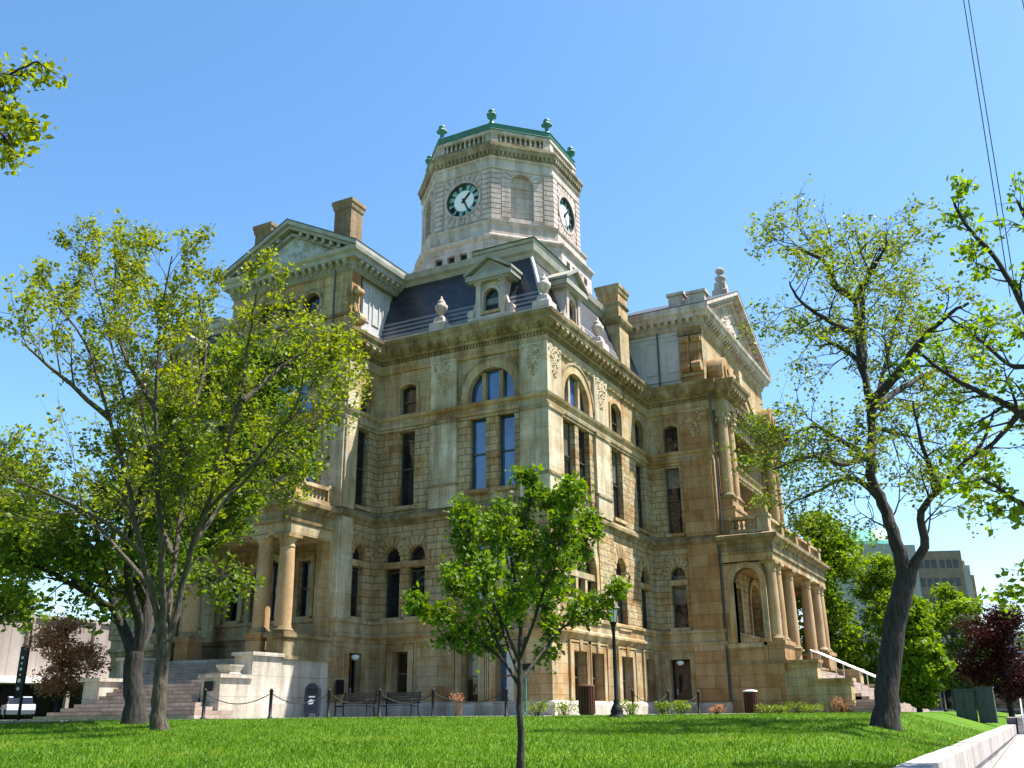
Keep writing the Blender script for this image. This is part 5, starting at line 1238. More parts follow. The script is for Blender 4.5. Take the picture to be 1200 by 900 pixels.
LIMBS_OVER_RIGHT = [
  (0.1, 0.02, [(-21.88, -19.01, 3.13), (-22.10, -18.59, 3.75), (-22.33, -18.16, 4.07), (-22.50, -17.83, 4.32), (-22.71, -17.43, 4.59), (-22.94, -17.00, 5.05)]),
  (0.07, 0.02, [(-22.00, -18.78, 3.62), (-21.50, -18.66, 5.09), (-21.48, -18.48, 6.12), (-21.49, -18.24, 6.90), (-21.56, -17.91, 7.54), (-21.60, -17.82, 7.96)]),
  (0.06, 0.02, [(-21.91, -18.95, 3.37), (-22.94, -18.28, 2.54), (-23.37, -17.91, 2.67), (-23.77, -17.57, 2.91)]),
  (0.06, 0.02, [(-21.93, -18.92, 2.65), (-21.92, -18.29, 2.00), (-22.03, -17.87, 1.66)]),
  (0.05, 0.02, [(-21.50, -18.66, 5.09), (-20.92, -18.26, 5.21), (-20.91, -17.85, 5.72), (-21.14, -17.42, 6.18)]),
  (0.05, 0.02, [(-21.85, -19.08, 6.55), (-21.99, -18.81, 6.98), (-22.05, -18.68, 7.50)]),
  (0.05, 0.015, [(-22.33, -18.16, 4.07), (-21.63, -17.77, 3.85), (-21.64, -17.33, 3.64)]),
]
LIMBS_OVER_LEFT = [
  (0.06, 0.02, [(-32.37, -7.68, 6.25), (-32.12, -8.17, 6.36), (-31.92, -8.54, 6.38), (-31.78, -8.82, 6.37), (-31.65, -9.05, 6.32)]),
  (0.03, 0.01, [(-32.03, -8.33, 6.38), (-31.81, -8.32, 6.89), (-31.71, -8.50, 7.12), (-31.59, -8.74, 7.27)]),
  (0.02, 0.01, [(-31.94, -8.50, 6.37), (-31.69, -8.54, 6.26), (-31.66, -8.61, 6.17)]),
]

cfgA = dict(levels=2, kids=[5, 4], ang=(22, 50), ratio=(.45, .7), wob=.10, up=.05, dens=.34, nleaf=4, spread=.08, tw=.03)
make_tree(11, LIMBS_LEFT_FRONT, cfgA, 1.9, 1.6, t0=.25).done('deciduous_tree', 'tall pale trunked tree in thin yellow green leaf before the left steps', 'tree', M['bark'], M['leaf_spring'], .115, 'trees on the left of the lawn', 1)
cfgB = dict(levels=2, kids=[6, 5], ang=(30, 62), ratio=(.5, .75), wob=.12, up=.0, dens=.42, nleaf=4, spread=.15)
make_tree(12, LIMBS_LEFT_REAR, cfgB, 2.0, 1.5, t0=.2).done('deciduous_tree', 'darker fuller leaved tree with a thick black trunk just behind the tall pale trunked one', 'tree', M['barkdark'], M['leaf_rear'], .19, 'trees on the left of the lawn', 2)
cfgC = dict(levels=2, kids=[4, 4], ang=(28, 60), ratio=(.5, .75), wob=.16, up=-.01, dens=.30, nleaf=6, spread=.10, tw=.028)
make_tree(13, LIMBS_RIGHT, cfgC, 2.0, 1.55, t0=.15).done('deciduous_tree', 'tall dark trunked tree with gnarled limbs and sparse pale buds right of the courthouse', 'tree', M['barkdark'], M['leaf_right'], .105, None, 3)
cfgD = dict(levels=1, kids=[6, 3], ang=(25, 60), ratio=(.5, .8), wob=.14, up=.03, dens=.55, nleaf=6, spread=.06)
make_tree(14, LIMBS_SMALL, dict(cfgD, spread=.05), 7.2, .325, t0=.22).done('young_tree', 'small young tree with glossy green leaves standing in front of the courthouse corner', 'tree', M['barkdark'], M['leaf_small'], .072, None, 4, .62, .5)
cfgE = dict(levels=1, kids=[4, 3], ang=(25, 65), ratio=(.5, .8), wob=.12, up=.0, dens=.8, nleaf=7, spread=.06)
make_tree(15, [(.16, .12, [(-29.6, -24.6, -1.4), (-29.2, -24.4, 1.), (-28.9, -24., 3.2)]), (.12, .06, [(-28.9, -24., 3.2), (-28., -22.6, 3.5), (-26.9, -21.6, 3.6)])] + [(.08, .05, [(-26.9, -21.6, 3.6), l[2][0]]) for l in LIMBS_OVER_RIGHT] + LIMBS_OVER_RIGHT, dict(cfgE, dens=.5, nleaf=6), 2.8, .72, t0=.1).done('street_tree', 'street tree whose leafy branches reach in from the right edge of the photo', 'tree', M['barkdark'], M['leaf_edge'], .10, None, 5)
make_tree(16, [(.20, .12, [(-33.6, -7.2, -.6), (-33.5, -7.1, 2.), (-33.4, -7.2, 4.2)]), (.12, .06, [(-33.4, -7.2, 4.2), (-33.0, -7.9, 5.6), (-32.4, -8.6, 6.6)])] + [(.05, .03, [(-32.4, -8.6, 6.6), l[2][0]]) for l in LIMBS_OVER_LEFT] + LIMBS_OVER_LEFT, dict(cfgE, spread=.085, dens=.7, nleaf=5), 4.2, .30, t0=.1).done('overhanging_tree', 'tree mostly out of frame whose leafy twigs poke in at the upper left corner', 'tree', M['barkdark'], M['leaf_spring'], .085, None, 6)

MAR = (19.6, -16.2); CAB1 = (8.5, -15.22); CAB2 = (8.75, -15.95); SHEL = (42.4, -8.1)
def blob_tree(seed, x, y, h, w, trunk_r, leaf_m, label, nl=9000, size=.3, z0=0., crown_from=.25, name='broadleaf_tree', group=None, bark_m='barkdark', shape=1.0, lumps=26, wy=None):
    """background tree: trunk, forking limbs, crown of leaf clumps of uneven size"""
    r_ = random.Random(seed); T_ = Tree(seed); top = z0 + h; wy = wy or w
    T_.mb.tube([(x, y, z0 - .3), (x, y, z0), (x + .1, y, z0 + h * .3), (x, y + .1, z0 + h * .6), (x, y, z0 + h * .9)], [trunk_r * 1.5, trunk_r * 1.2, trunk_r, trunk_r * .6, trunk_r * .15], 10)
    zc0 = z0 + h * crown_from; cl = []
    for k in range(lumps):
        t = r_.random(); zz = zc0 + (top - zc0) * (.04 + .92 * t); prof = math.sin(PI * min(1, (.12 + .88 * t)) ** shape) ** .6 if t < .97 else .2
        a = r_.random() * 2 * PI; q = r_.random() ** .45 * prof
        c = Vector((x + math.cos(a) * q * w * .42, y + math.sin(a) * q * wy * .42, zz)); rr = (w * .10 + w * .10 * r_.random())
        cl.append((c, rr))
        T_.mb.tube([(x, y, max(z0 + h * .15, zz - (0.3 + q) * w * .35)), Vector((x, y, zz - .1 * w)).lerp(c, .5), c], [trunk_r * .35, trunk_r * .2, .02], 5, cap=False)
    tot = sum(rr ** 2 for _, rr in cl)
    for c, rr in cl:
        for _ in range(int(nl * rr ** 2 / tot)):
            v = Vector([r_.gauss(0, 1) for _ in range(3)]).normalized() * rr * (.25 + 1.05 * r_.random()); v.z *= .66
            T_.lv.append(c + v)
    return T_.done(name, label, 'tree', M[bark_m], M[leaf_m], size, group, seed)
blob_tree(21, 31.6, -5.6, 13.9, 6.4, .3, 'leaf_bright', 'bright yellow green tree directly behind the right hand portico', 26000, .27, crown_from=.05, group='trees right of the courthouse', lumps=90)
blob_tree(31, 33.0, -9.4, 10.2, 5.0, .2, 'leaf_bright', 'bright green tree between the portico and the gnarled dark trunk', 15000, .24, crown_from=.06, group='trees right of the courthouse', lumps=50)
blob_tree(22, 10.0, -12.9, 5.0, 2.7, .1, 'leaf_bright', 'low bright green tree between the gnarled trunk and the maroon tree', 16000, .26, crown_from=.05, group='trees right of the courthouse', lumps=60)
blob_tree(23, 44.6, -12.6, 9.2, 6., .3, 'leaf_bright', 'distant olive green tree behind the maroon one', 8000, .32, crown_from=.2, group='trees right of the courthouse')
blob_tree(24, 52., -20.5, 8.2, 8., .3, 'leaf_shrub', 'distant green tree at the far right edge behind the maroon one', 8000, .3, crown_from=.1, group='trees right of the courthouse')
blob_tree(25, MAR[0], MAR[1], 6.0, 4.9, .12, 'leaf_red', 'round dark maroon leaved tree at the right edge', 22000, .13, crown_from=.2, z0=-.6, name='maroon_tree', lumps=46)
blob_tree(26, -6.9, 21.3, 4.4, 3.8, .10, 'leaf_crab', 'small tree with red bronze blossom in front of the long grey building', 9000, .13, crown_from=.28, name='flowering_tree', lumps=30)
blob_tree(27, -14.2, 17.0, 9.8, 6.2, .2, 'leaf_rear', 'green tree cut off by the left edge', 8000, .22, crown_from=.38, group='trees on the left of the lawn', lumps=26)
blob_tree(28, -8.6, 24.1, 2.4, 1.6, .05, 'leaf_bright', 'little bright green bush tree under the banner lamp at far left', 1800, .13, crown_from=.15, lumps=14)
blob_tree(29, 30., -14.2, 5.5, 4.2, .1, 'leaf_dark', 'small dark green tree behind the far end of the right steps', 4000, .2, crown_from=.1, group='trees right of the courthouse', lumps=20)
blob_tree(30, 45., 27., 13, 10, .3, 'leaf_dark', 'tree hidden behind the courthouse', 100, .3) if 0 else None

# shrubs at the foot of the walls
def shrub(x, y, h, w, mat, label, n=420, size=.07, seed=0):
    r_ = random.Random(seed); t = thing('shrub', label, 'shrub', 'small shrubs along the foot of the right wall'); mb = MB(); lv = []
    for k in range(14):
        a = r_.random() * 2 * PI; q = r_.random() ** .5 * w * .5; e_ = Vector((x + math.cos(a) * q, y + math.sin(a) * q, h * (.5 + .5 * r_.random())))
        mb.tube([(x + math.cos(a) * q * .2, y + math.sin(a) * q * .2, -.02), e_ * .5 + Vector((x, y, 0)) * .5, e_], [.012, .009, .004], 4, cap=False)
        for _ in range(n // 14): lv.append(e_ + Vector((r_.gauss(0, w * .12), r_.gauss(0, w * .12), -abs(r_.gauss(0, h * .3)))))
    for p in lv: p.z = max(.03, p.z)
    mb.build('stems', M['barkdark'], t, fix=False); leaves_mesh('foliage', lv, size, M[mat], t, seed)
SH = [(-6.1, -2.3, .62, .7, 'leaf_shrub', 'yellow green shrub nearest the courthouse corner, left of the sunlit wall'), (-4.6, -2.7, .60, .75, 'leaf_shrub', 'yellow green shrub just left of the brown litter bin'),
      (-3.2, -4.6, .58, .75, 'leaf_shrub', 'shrub between the brown litter bin and the lamp post'), (-5.6, -6.7, .5, .5, 'leaf_shrub', 'shrub close behind the left of the lamp post foot'), (-3.9, -6.8, .5, .6, 'leaf_shrub', 'shrub close behind the right of the lamp post foot'),
      (5.4, -5.2, .42, .6, 'leaf_crab', 'reddish low shrub by the basement door'), (8.9, -6.4, .42, .95, 'leaf_shrub', 'low round shrub under the striped top litter bin'), (9.6, -7., .40, .9, 'leaf_shrub', 'low round shrub just right of the white topped litter bin'),
      (11.0, -7.4, .55, 1.0, 'leaf_shrub', 'larger round shrub under the portico wall'), (12.0, -8.0, .45, 1., 'leaf_shrub', 'low shrub right of the larger round one under the portico'), (12.6, -9.2, .75, .8, 'leaf_crab', 'straggly reddish shrub against the cheek wall of the right steps')]
for i, (x, y, h, w, mt, lb) in enumerate(SH): shrub(x, y, h, w, mt, lb, seed=40 + i)
# flower pot by the left wall
t = thing('flower_pot', 'small pot of red flowers on the path before the shaded wall', 'flower pot'); mb = MB(); mb.lathe(-3.2, 2.6, [(.02, .02), (.14, .02), (.15, .1), (.2, .5), (.22, .52), (.22, .57)], 14); mb.build('pot', M['bronze'], t)
r_ = random.Random(2); leaves_mesh('flowers', [Vector((-3.2 + r_.gauss(0, .12), 2.6 + r_.gauss(0, .12), .72 + r_.gauss(0, .09))) for _ in range(200)], .06, M['leaf_crab'], t, 3)

# ================================================================== STREET FURNITURE
def lamp_post(x, y, z0):
    t = thing('lamp_post', 'black cast iron lamp post with a glass lantern on the lawn by the sunlit wall', 'lamp post')
    mb = MB(); mb.lathe(x, y, [(.24, z0 - .05), (.26, z0 + .08), (.25, z0 + .14), (.18, z0 + .2), (.2, z0 + .26), (.13, z0 + .42), (.09, z0 + .5), (.1, z0 + .55), (.065, z0 + .62), (.06, z0 + 1.8), (.048, z0 + 2.55), (.07, z0 + 2.6), (.05, z0 + 2.66), (.09, z0 + 2.78), (.11, z0 + 2.8)], 16); mb.build('post', M['iron'], t)
    zt = z0 + 2.8; mb = MB(); mb.lathe(x, y, [(.10, zt), (.12, zt + .03), (.12, zt + .05)], 6, False)
    for k in range(6):
        a = 2 * PI * (k + .5) / 6; mb.tube([(x + .11 * math.cos(a), y + .11 * math.sin(a), zt + .04), (x + .18 * math.cos(a), y + .18 * math.sin(a), zt + .42)], .012, 4)
    mb.lathe(x, y, [(.24, zt + .42), (.25, zt + .45), (.14, zt + .56), (.07, zt + .6), (.05, zt + .66), (.07, zt + .7), (.02, zt + .8)], 6, False); mb.build('lantern_frame', M['iron'], t)
    mb = MB(); mb.lathe(x, y, [(.105, zt + .05), (.17, zt + .42)], 6, False); mb.build('lantern_glass', M['lampglass'], t)
lamp_post(-9.24, -6.53, -.13)
# bollards with chain
BOL = [(-25.5, 13.9, 'the bollard at the left edge of the photo beside the red tree'), (-12.75, 6.56, 'black bollard in front of the left steps'), (-11.2, 5.1, 'black bollard right of the pale cheek wall'), (-9.5, 4.0, 'black bollard just right of the mailbox'),
       (-8.2, 2.8, 'black bollard between the two benches'), (-7.0, 1.35, 'black bollard right of the right bench'), (-5.9, -1.0, 'black bollard behind the young tree'), (.2, -3.4, 'black bollard right of the lamp post'), (3.0, -3.9, 'black bollard left of the right basement door'), (4.9, -4.6, 'black bollard right of the basement door')]
r_ = random.Random(1)
for i, (x, y, lb) in enumerate(BOL):
    if i == 0: x, y = -15.6, 15.3
    z = lawn_z(x, y); mb = MB(); mb.lathe(x, y, [(.09, z - .05), (.09, z + .06), (.055, z + .08), (.055, z + .84), (.07, z + .86), (.06, z + .93), (.02, z + .97)], 10); tag(mb.build('bollard', M['iron']), lb, 'bollard', 'black bollards round the building path'); BOL[i] = (x, y, z)
for i, (a, b2, lb) in enumerate(((1, 2, 'chain hanging before the pale cheek wall'), (2, 3, 'chain hanging in front of the mailbox'), (3, 4, 'chain hanging in front of the left bench'), (4, 5, 'chain hanging in front of the right bench'), (5, 6, 'chain hanging right of the right bench'), (7, 8, 'chain hanging right of the lamp post'), (8, 9, 'chain hanging before the basement door'))):
    p, q = Vector(BOL[a]), Vector(BOL[b2]); pts = []
    for k in range(15):
        tt = k / 14; v = p.lerp(q, tt); v.z += .82 - .34 * 4 * tt * (1 - tt); pts.append(v)
    mb = MB(); mb.tube(pts, .016, 5); tag(mb.build('chain', M['iron']), lb, 'chain', 'chains between the bollards')
# benches
M['benchwood'] = simple('dark stained slats', (.03, .022, .018), .55, noise=.3, nscale=4)
def bench(x, y, rot, label):
    t = thing('bench', label, 'bench', 'dark slatted benches', (x, y, .02)); t.rotation_euler = (0, 0, rot); L_ = .85
    mb = MB()
    for k in range(5): mb.box(-L_, L_, -.25 + k * .105, -.165 + k * .105, .42, .455)
    mb.build('seat', M['benchwood'], t); mb = MB()
    F = Fr(0, .30, 1, 0, 0, -1)
    for k in range(5): mb.fbox(F, -L_, L_, .50 + k * .09, .57 + k * .09, -.02 - k * .02, .01 - k * .02)
    mb.build('backrest', M['benchwood'], t)
    for s_ in (-1, 1):
        mb = MB(); X = s_ * (L_ - .08)
        mb.tube([(X, -.28, 0), (X, -.22, .2), (X, -.25, .41)], .028, 6); mb.tube([(X, .34, 0), (X, .26, .22), (X, .27, .45), (X, .40, .96)], .028, 6)
        mb.tube([(X, -.25, .41), (X, .27, .41)], .025, 6); mb.tube([(X, -.25, .41), (X, -.27, .62), (X, -.2, .66), (X, .3, .66)], .022, 6); mb.build('leg', M['iron'], t)
bench(-4.3, 6.8, R(-90), 'left bench of the two, standing in front of the side door by the porch'); bench(-3.6, 5.15, R(-90), 'right bench of the two, standing under the shaded basement windows')
# mailbox
M['mailblue'] = simple('dark blue painted steel', (.006, .010, .028), .45, noise=.1)
t = thing('mailbox', 'dark blue round topped mailbox beside the porch wall', 'mailbox', None, (-7.0, 6.75, .0)); t.scale = (.82, .82, .95); t.rotation_euler = (0, 0, R(-62)); F = Fr(0, 0, 1, 0, 0, -1)
mb = MB(); mb.prism(F, [(-.33, .18), (.33, .18), (.33, 1.0)] + [(.33 * math.cos(a), 1.0 + .33 * math.sin(a)) for a in [PI * k / 14 for k in range(1, 14)]] + [(-.33, 1.0)], -.3, .3); mb.build('body', M['mailblue'], t)
for sx in (-.26, .26):
    for sy in (-.24, .24): mb = MB(); mb.box(sx - .035, sx + .035, sy - .035, sy + .035, 0, .2); mb.build('leg', M['mailblue'], t)
mb = MB(); mb.fbox(F, -.2, .2, .92, .98, .30, .34); mb.fbox(F, -.24, .24, 1.05, 1.1, .30, .33); mb.build('pull_door', M['iron'], t)
mb = MB(); mb.prism(F, [(-.13, .52), (.05, .52), (.16, .66), (-.04, .72), (-.16, .62)], .3, .306); mb.prism(F, [(-.14, .78), (.14, .78), (.16, .83), (-.12, .83)], .3, .306); mb.build('emblem', M['white'], t)
# bins
M['binwood'] = stone('red brown slats', [(0., (.10, .035, .022)), (1., (.17, .06, .04))], .07, 3., .012, .2, mdark=.3)
def bin_(x, y, z, label, top, r_=.27, h=1.0):
    t = thing('litter_bin', label, 'bin', 'slatted litter bins'); mb = MB(); mb.lathe(x, y, [(r_ * .92, z), (r_ * .92, z + h)], 16); mb.build('liner', M['iron'], t); mb = MB()
    for k in range(18):
        a = 2 * PI * k / 18; ca, sa = math.cos(a), math.sin(a); F = Fr(x, y, -sa, ca, ca, sa); mb.fbox(F, -.036, .036, z + .05, z + h - .06, r_ * .95, r_ + .02)
    mb.build('slats', M['binwood'], t); mb = MB(); mb.lathe(x, y, [(r_ + .03, z + h - .06), (r_ + .04, z + h), (r_ * .5, z + h + .03)], 16); mb.build('rim', M[top], t)
bin_(-5.1, -3.75, .02, 'dark brown slatted litter bin at the foot of the sunlit wall', 'binwood', .27, .98); bin_(9.4, -5.7, .02, 'red slatted litter bin with a white top below the portico', 'white', .30, 1.0)
# sign post by the corner
t = thing('sign_post', 'thin green post with a small dark sign beside the courthouse corner', 'sign'); mb = MB(); mb.tube([(-4.3, -.95, -.05), (-4.3, -.95, 1.75)], .05, 8); mb.build('post', M['copper'], t); mb = MB(); mb.box(-4.36, -4.30, -1.35, -.85, 1.62, 1.85); mb.build('sign_panel', M['iron'], t)
# notice board beside side door
t = thing('wall_notice', 'small dark notice plate on the wall left of the shaded side door', 'notice'); mb = MB(); mb.fbox(Fr(-2.72, LPY0 + .0, 1, 0, 0, -1), .12, .62, .95, 1.55, .16, .2); mb.build('plate', M['iron'], t)
# utility cabinets
M['cabgreen'] = simple('dark green painted steel', (.014, .028, .024), .5, noise=.12)
def cab(x, y, z, wx, wy, h, label):
    t = thing('utility_cabinet', label, 'cabinet', 'green utility cabinets'); mb = MB(); mb.box(x, x + wx, y, y + wy, z - .1, z + h); mb.build('body', M['cabgreen'], t); mb = MB(); mb.box(x - .04, x + wx + .04, y - .04, y + wy + .04, z + h, z + h + .05); mb.build('lid', M['cabgreen'], t)
    mb = MB(); F = Fr(x, 0, 0, 1, -1, 0); mb.fbox(F, y + .05, y + wy / 2 - .01, z + .08, z + h - .05, 0, .02); mb.fbox(F, y + wy / 2 + .01, y + wy - .05, z + .08, z + h - .05, 0, .02); mb.build('door', M['cabgreen'], t)
    mb = MB(); mb.fbox(F, y + wy / 2 + .05, y + wy / 2 + .08, z + h * .45, z + h * .6, .02, .05); mb.build('handle', M['iron'], t)
cab(*CAB1, -.30, .7, .75, 1.15, 'lower dark green utility cabinet, the left one of the pair by the wall'); cab(*CAB2, -.34, .8, .66, 1.28, 'taller green utility cabinet on the right, beside the low wall')

# ================================================================== BACKGROUND
# long grey building, far left
M['precast'] = stone('pinkish precast panels', [(0., (.22, .185, .175)), (1., (.28, .245, .23))], 3.0, 9., .02, .22, patch=.7)
BL = thing('shopping_hall', 'long low windowless grey building behind the left trees', 'building'); MX0, MX1, MY = -45, 31, 50
mb = MB(); mb.box(MX0, MX1, MY, MY + 40, 2.6, 7.4); mb.build('wall', M['precast'], BL); mb = MB(); mb.box(MX0 - .2, MX1 + .2, MY - .2, MY + 40, 7.4, 7.65); mb.build('roof_edge', M['painttrim'], BL)
mb = MB()
for x in range(-42, 31, 6): mb.box(x - .22, x + .22, MY - .25, MY, 2.6, 7.4)
mb.build('rib', M['precast'], BL); mb = MB(); mb.box(MX0, MX1 - 8, MY + 1.5, MY + 39, 0, 2.6); mb.build('shop_front', M['dark'], BL)
mb = MB(); mb.box(MX0, 24., MY - 3., MY, 2.5, 2.95); mb.build('awning', M['white'], BL)
for x in range(-40, 24, 6): mb = MB(); mb.box(x - .15, x + .15, MY - 2.8, MY - 2.5, 0, 2.5); mb.build('awning_post', M['precast'], BL)
for x in range(-38, 24, 6): mb = MB(); mb.box(x, x + 3.4, MY + 1.4, MY + 1.5, .5, 2.3); mb.build('shop_window', M['glass'], BL)
# arching lamp with banner
t = thing('banner_lamp', 'dark arching street lamp with a long black banner at far left', 'street lamp'); lx, ly = -7.7, 22.7
mb = MB(); mb.tube([(lx, ly, 0), (lx, ly, 3.6), (lx, ly + .02, 4.1), (lx - .02, ly + .25, 4.4), (lx - .02, ly + .5, 4.4), (lx, ly + .62, 4.2)], [.07, .05, .04, .03, .03, .03], 8); mb.build('pole', M['iron'], t)
mb = MB(); mb.lathe(lx, ly + .62, [(.03, 4.22), (.09, 4.15), (.2, 3.95), (.21, 3.9)], 12); mb.build('lamp_shade', M['iron'], t); mb = MB(); mb.lathe(lx, ly + .62, [(.02, 3.72), (.13, 3.8), (.16, 3.9)], 12); mb.build('lamp_globe', M['lampglass'], t)
mb = MB(); mb.box(lx - .015, lx + .015, ly + .08, ly + .55, .95, 3.2); b_ = mb.build('banner', M['iron'], t); mb = MB(); F = Fr(lx, 0, 0, 1, -1, 0)
for zz, w in ((2.7, .08), (2.45, .06), (2.2, .09), (1.95, .06), (1.7, .12), (1.35, .1)): mb.prism(F, [(ly + .32 + w * math.cos(a), zz + w * .8 * math.sin(a)) for a in [2 * PI * k / 9 for k in range(9)]], .016, .02)
mb.build('banner_mark', M['lampglass'], b_)
# parked car
def car(x, y, rot, label):
    t = thing('parked_car', label, 'car', None, (x, y, 0)); t.rotation_euler = (0, 0, rot); F = Fr(0, 0, 1, 0, 0, -1)
    M['carpaint'] = simple('white car paint', (.42, .44, .48), .2, noise=.02)
    mb = MB(); mb.prism(F, [(-2.2, .35), (2.2, .32), (2.25, .62), (2.1, .82), (1.2, .95), (-1.7, .98), (-2.2, .9), (-2.28, .6)], -.86, .86); body = mb.build('body', M['carpaint'], t)
    mb = MB(); mb.prism(F, [(-1.75, .97), (1.15, .94), (.45, 1.38), (-.2, 1.46), (-1.1, 1.42)], -.72, .72); mb.build('cabin', M['glass'], t)
    mb = MB(); mb.prism(F, [(-1.15, 1.41), (.48, 1.37), (.3, 1.45), (-.2, 1.49), (-1.0, 1.46)], -.70, .70); mb.build('roof', M['carpaint'], t)
    for wx in (-1.4, 1.4):
        for wy in (-.82, .82):
            mb = MB(); G = Fr(0, wy, 1, 0, 0, -1); mb.prism(G, [(wx + .33 * math.cos(a), .33 + .33 * math.sin(a)) for a in [2 * PI * k / 18 for k in range(18)]], -.1, .1); w = mb.build('wheel', M['iron'], t)
            mb = MB(); mb.prism(G, [(wx + .2 * math.cos(a), .33 + .2 * math.sin(a)) for a in [2 * PI * k / 12 for k in range(12)]], -.105, .105); mb.build('rim', M['rail'], w)
    for sy in (-.6, .6): mb = MB(); mb.box(2.13, 2.24, sy - .18, sy + .18, .64, .76); mb.build('headlight', M['lampglass'], t)
car(7.6, 44.0, R(60), 'white car parked in the shade of the long grey building')

# office tower far right
M['brownface'] = stone('brown office cladding', [(0., (.20, .135, .12)), (1., (.26, .18, .16))], 3., 1., .01, .1, patch=.6)
M['paleclad'] = stone('pale office cladding', [(0., (.30, .28, .30)), (1., (.37, .35, .37))], 2.4, 1.3, .01, .1, patch=.6)
OT = thing('office_tower', 'distant brown and pale office tower with a green copper dome at right', 'office tower'); ca = R(-29.); D_ = Vector((math.cos(R(0)), 0)); 
def FT(px, py): return Fr(px, py, .38, -.925, -.925, -.38)   # facade facing the viewer
o0 = (157.0, -.6)
F1 = FT(*o0); F2 = FT(152.6, 9.6)
mb = MB(); mb.fbox(F1, 0, 8.2, 0, 28.2, -14, 0); mb.build('brown_block', M['brownface'], OT)
mb = MB(); mb.fbox(F1, -3.2, -.01, 0, 29.4, -14, .4); mb.fbox(F1, -12.5, -3.2, 0, 29.8, -14, -.2); mb.fbox(F1, 8.21, 9.6, 0, 25.5, -14, -.6); mb.build('pale_block', M['paleclad'], OT)
mb = MB(); mb.fbox(F1, 8.4, 11., 0, 24, -13, -3); mb.fbox(F1, 9.6, 10.4, 0, 27, -9, -5); mb.build('side_block', M['orange'], OT)
zs_ = [25.8, 22.4, 19.0, 15.6, 12.2, 8.8]
for zz in zs_:
    for h in (.7, 1.9, 3.1, 4.6, 5.8, 7.0):
        mb = MB(); mb.fbox(F1, h - .42, h + .42, zz - .75, zz + .75, -.3, .06); w = mb.build('office_window', M['glass'], OT)
    mb = MB(); mb.fbox(F1, -2.1, -1.1, zz - .75, zz + .75, .1, .46); mb.build('office_window', M['glass'], OT)
    for h in (-10.5, -9.3, -7.2, -6.0, -4.6):
        if zz < 15: continue
        mb = MB(); mb.fbox(F1, h - .4, h + .4, zz - .7 + .3, zz + .7 + .3, -.4, -.14); mb.build('office_window', M['glass'], OT)
mb = MB(); mb.lathe(*F1.p(-6.5, 0, -7)[:2], [(6.6, 29.9), (6.6, 30.6), (4.6, 33.0), (4.4, 33.2), (.1, 33.6)], 8, False); mb.build('dome', M['copperlight'], OT) if 'copperlight' in M else mb.build('dome', M['copper'], OT)
# storefront building right
SB = thing('corner_store', 'low store with a glazed front behind the green tree at right', 'building')
F = Fr(39.5, -10.2, .30, -.954, -.954, -.30); F = Fr(66.5, -8., .35, -.937, -.937, -.35)
mb = MB(); mb.fbox(F, -6, 16, 0, 7.2, -12, 0); mb.build('wall', M['paleclad'], SB); mb = MB(); mb.fbox(F, -6, 16, 2.9, 3.7, .0, 1.6); mb.build('awning', M['paleclad'], SB)
mb = MB(); mb.fbox(F, -5.5, 15.5, .2, 2.85, .005, .05); mb.build('shop_window', M['glass'], SB)
for h in range(-5, 16, 2): mb = MB(); mb.fbox(F, h - .08, h + .08, 0, 2.9, .05, .14); mb.build('mullion', M['painttrim'], SB)
for h in (1., 3.4, 5.8, 8.2): mb = MB(); mb.fbox(F, h, h + 1.8, 4.2, 6.3, .0, .04); mb.build('window', M['glass_sky'], SB)
# bus shelter / pergola
PG = thing('bus_shelter', 'black flat roofed shelter on thin posts behind the gnarled trunk', 'shelter'); F = Fr(*SHEL, .466, -.885, -.885, -.466)
mb = MB(); mb.fbox(F, -.6, 6.4, 2.2, 2.6, -1.6, .3); mb.build('roof', M['iron'], PG)
for h in (-.3, 1.9, 4.1, 6.1):
    for o_ in (-1.2, .1): mb = MB(); mb.fbox(F, h - .05, h + .05, 0, 2.22, o_ - .05, o_ + .05); mb.build('post', M['iron'], PG)
# black path lamps by the right steps
for i, (x, y, lb) in enumerate(((16.4, -12.3, 'small black path light at the foot of the right steps'), (16.9, -13.4, 'small black path light with a white globe before the maroon tree'))):
    t = thing('path_light', lb, 'path light', 'path lights by the right steps'); mb = MB(); mb.lathe(x, y, [(.1, 0), (.1, .1), (.05, .12), (.045, 1.15 + i * 1.2), (.09, 1.2 + i * 1.2)], 10); mb.build('post', M['iron'], t)
    mb = MB(); z = 1.2 + i * 1.2; mb.lathe(x, y, [(.06, z), (.13, z + .1), (.13, z + .22), (.03, z + .3)], 10); mb.build('globe', M['lampglass'] if i else M['iron'], t)
# overhead cables
CW = [((-14.04, -18.87, 17.9), (-14.18, -18.6, 9.), 'left of the close pair of thin overhead cables'), ((-13.97, -18.98, 17.9), (-14.1, -18.72, 9.), 'right of the close pair of thin overhead cables'), ((-13.3, -20.2, 18.2), (-13.6, -20.1, 12.), 'thin overhead cable at the far upper right edge')]
for a, b2, lb in CW:
    a, b2 = Vector(a), Vector(b2); d = (a - CAMP)
    # run the cable from above the pavement to a far pole
    mb = MB(); p0 = a + (a - b2).normalized() * 3; pts = [p0.lerp(b2, k / 10) + Vector((0, 0, 0)) for k in range(11)]
    mb.tube(pts, .012, 5); tag(mb.build('overhead_cable', M['iron']), lb, 'cable', 'overhead cables')

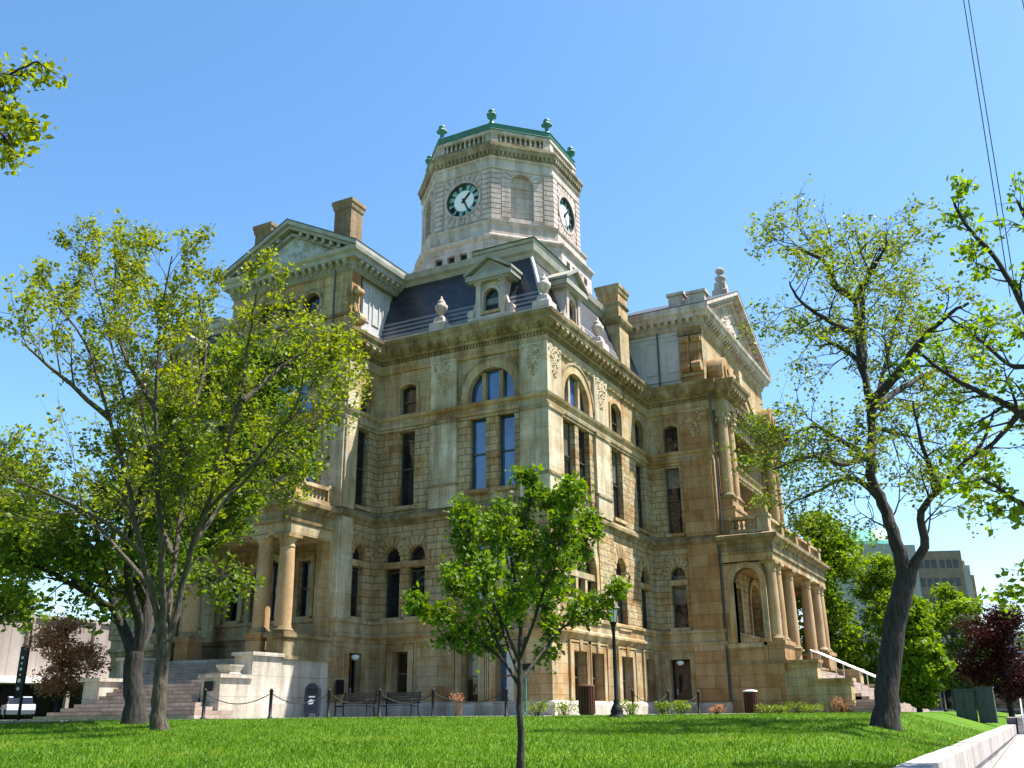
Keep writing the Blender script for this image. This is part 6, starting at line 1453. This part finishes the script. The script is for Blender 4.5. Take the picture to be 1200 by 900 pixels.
# ================================================================== SKY, SUN, CAMERA
SUN_AZ = (.53, -.848); EL = R(63)
w = bpy.data.worlds.new('World'); scene.world = w; w.use_nodes = True; nt = w.node_tree
sky = nt.nodes.new('ShaderNodeTexSky'); sky.sky_type = 'NISHITA'; sky.sun_disc = False
sky.sun_elevation = EL; sky.sun_rotation = math.atan2(SUN_AZ[0], SUN_AZ[1]); sky.air_density = 1.0; sky.dust_density = .8; sky.ozone_density = 1.8; sky.altitude = 200
bg = nt.nodes['Background']; bg.inputs['Strength'].default_value = SKYS
hs = nt.nodes.new('ShaderNodeHueSaturation'); hs.inputs['Saturation'].default_value = 1.2; hs.inputs['Hue'].default_value = .495; nt.links.new(sky.outputs[0], hs.inputs['Color']); nt.links.new(hs.outputs[0], bg.inputs['Color'])
sl = bpy.data.lights.new('sun', 'SUN'); sl.energy = SUNS; sl.angle = R(.53); sl.color = (1., .95, .86)
so = bpy.data.objects.new('sun', sl); C.objects.link(so)
sd = Vector((SUN_AZ[0] * math.cos(EL), SUN_AZ[1] * math.cos(EL), math.sin(EL)))
so.rotation_euler = sd.to_track_quat('Z', 'Y').to_euler(); so.location = (0, -30, 60)
cam = bpy.data.cameras.new('camera'); co = bpy.data.objects.new('camera', cam); C.objects.link(co)
cam.sensor_width = 36; cam.lens = 1119.28 / 1200 * 36; cam.clip_end = 4000; cam.clip_start = .1
yaw, pit, rol = R(27.79046), R(19.03547), R(-.5284)
fw = Vector((math.cos(yaw) * math.cos(pit), math.sin(yaw) * math.cos(pit), math.sin(pit))); rt = Vector((math.sin(yaw), -math.cos(yaw), 0)); up = rt.cross(fw)
c_, s_ = math.cos(rol), math.sin(rol); r2 = rt * c_ + up * s_; u2 = up * c_ - rt * s_
mm = Matrix((r2, u2, -fw)).transposed().to_4x4(); mm.translation = Vector((-37.19202, -17.84141, .1)); co.matrix_world = mm
scene.camera = co
scene.view_settings.view_transform = 'Standard'; scene.view_settings.look = 'None'; scene.view_settings.gamma = 1; scene.view_settings.exposure = EXPO
scene.render.resolution_x = 1024; scene.render.resolution_y = 768
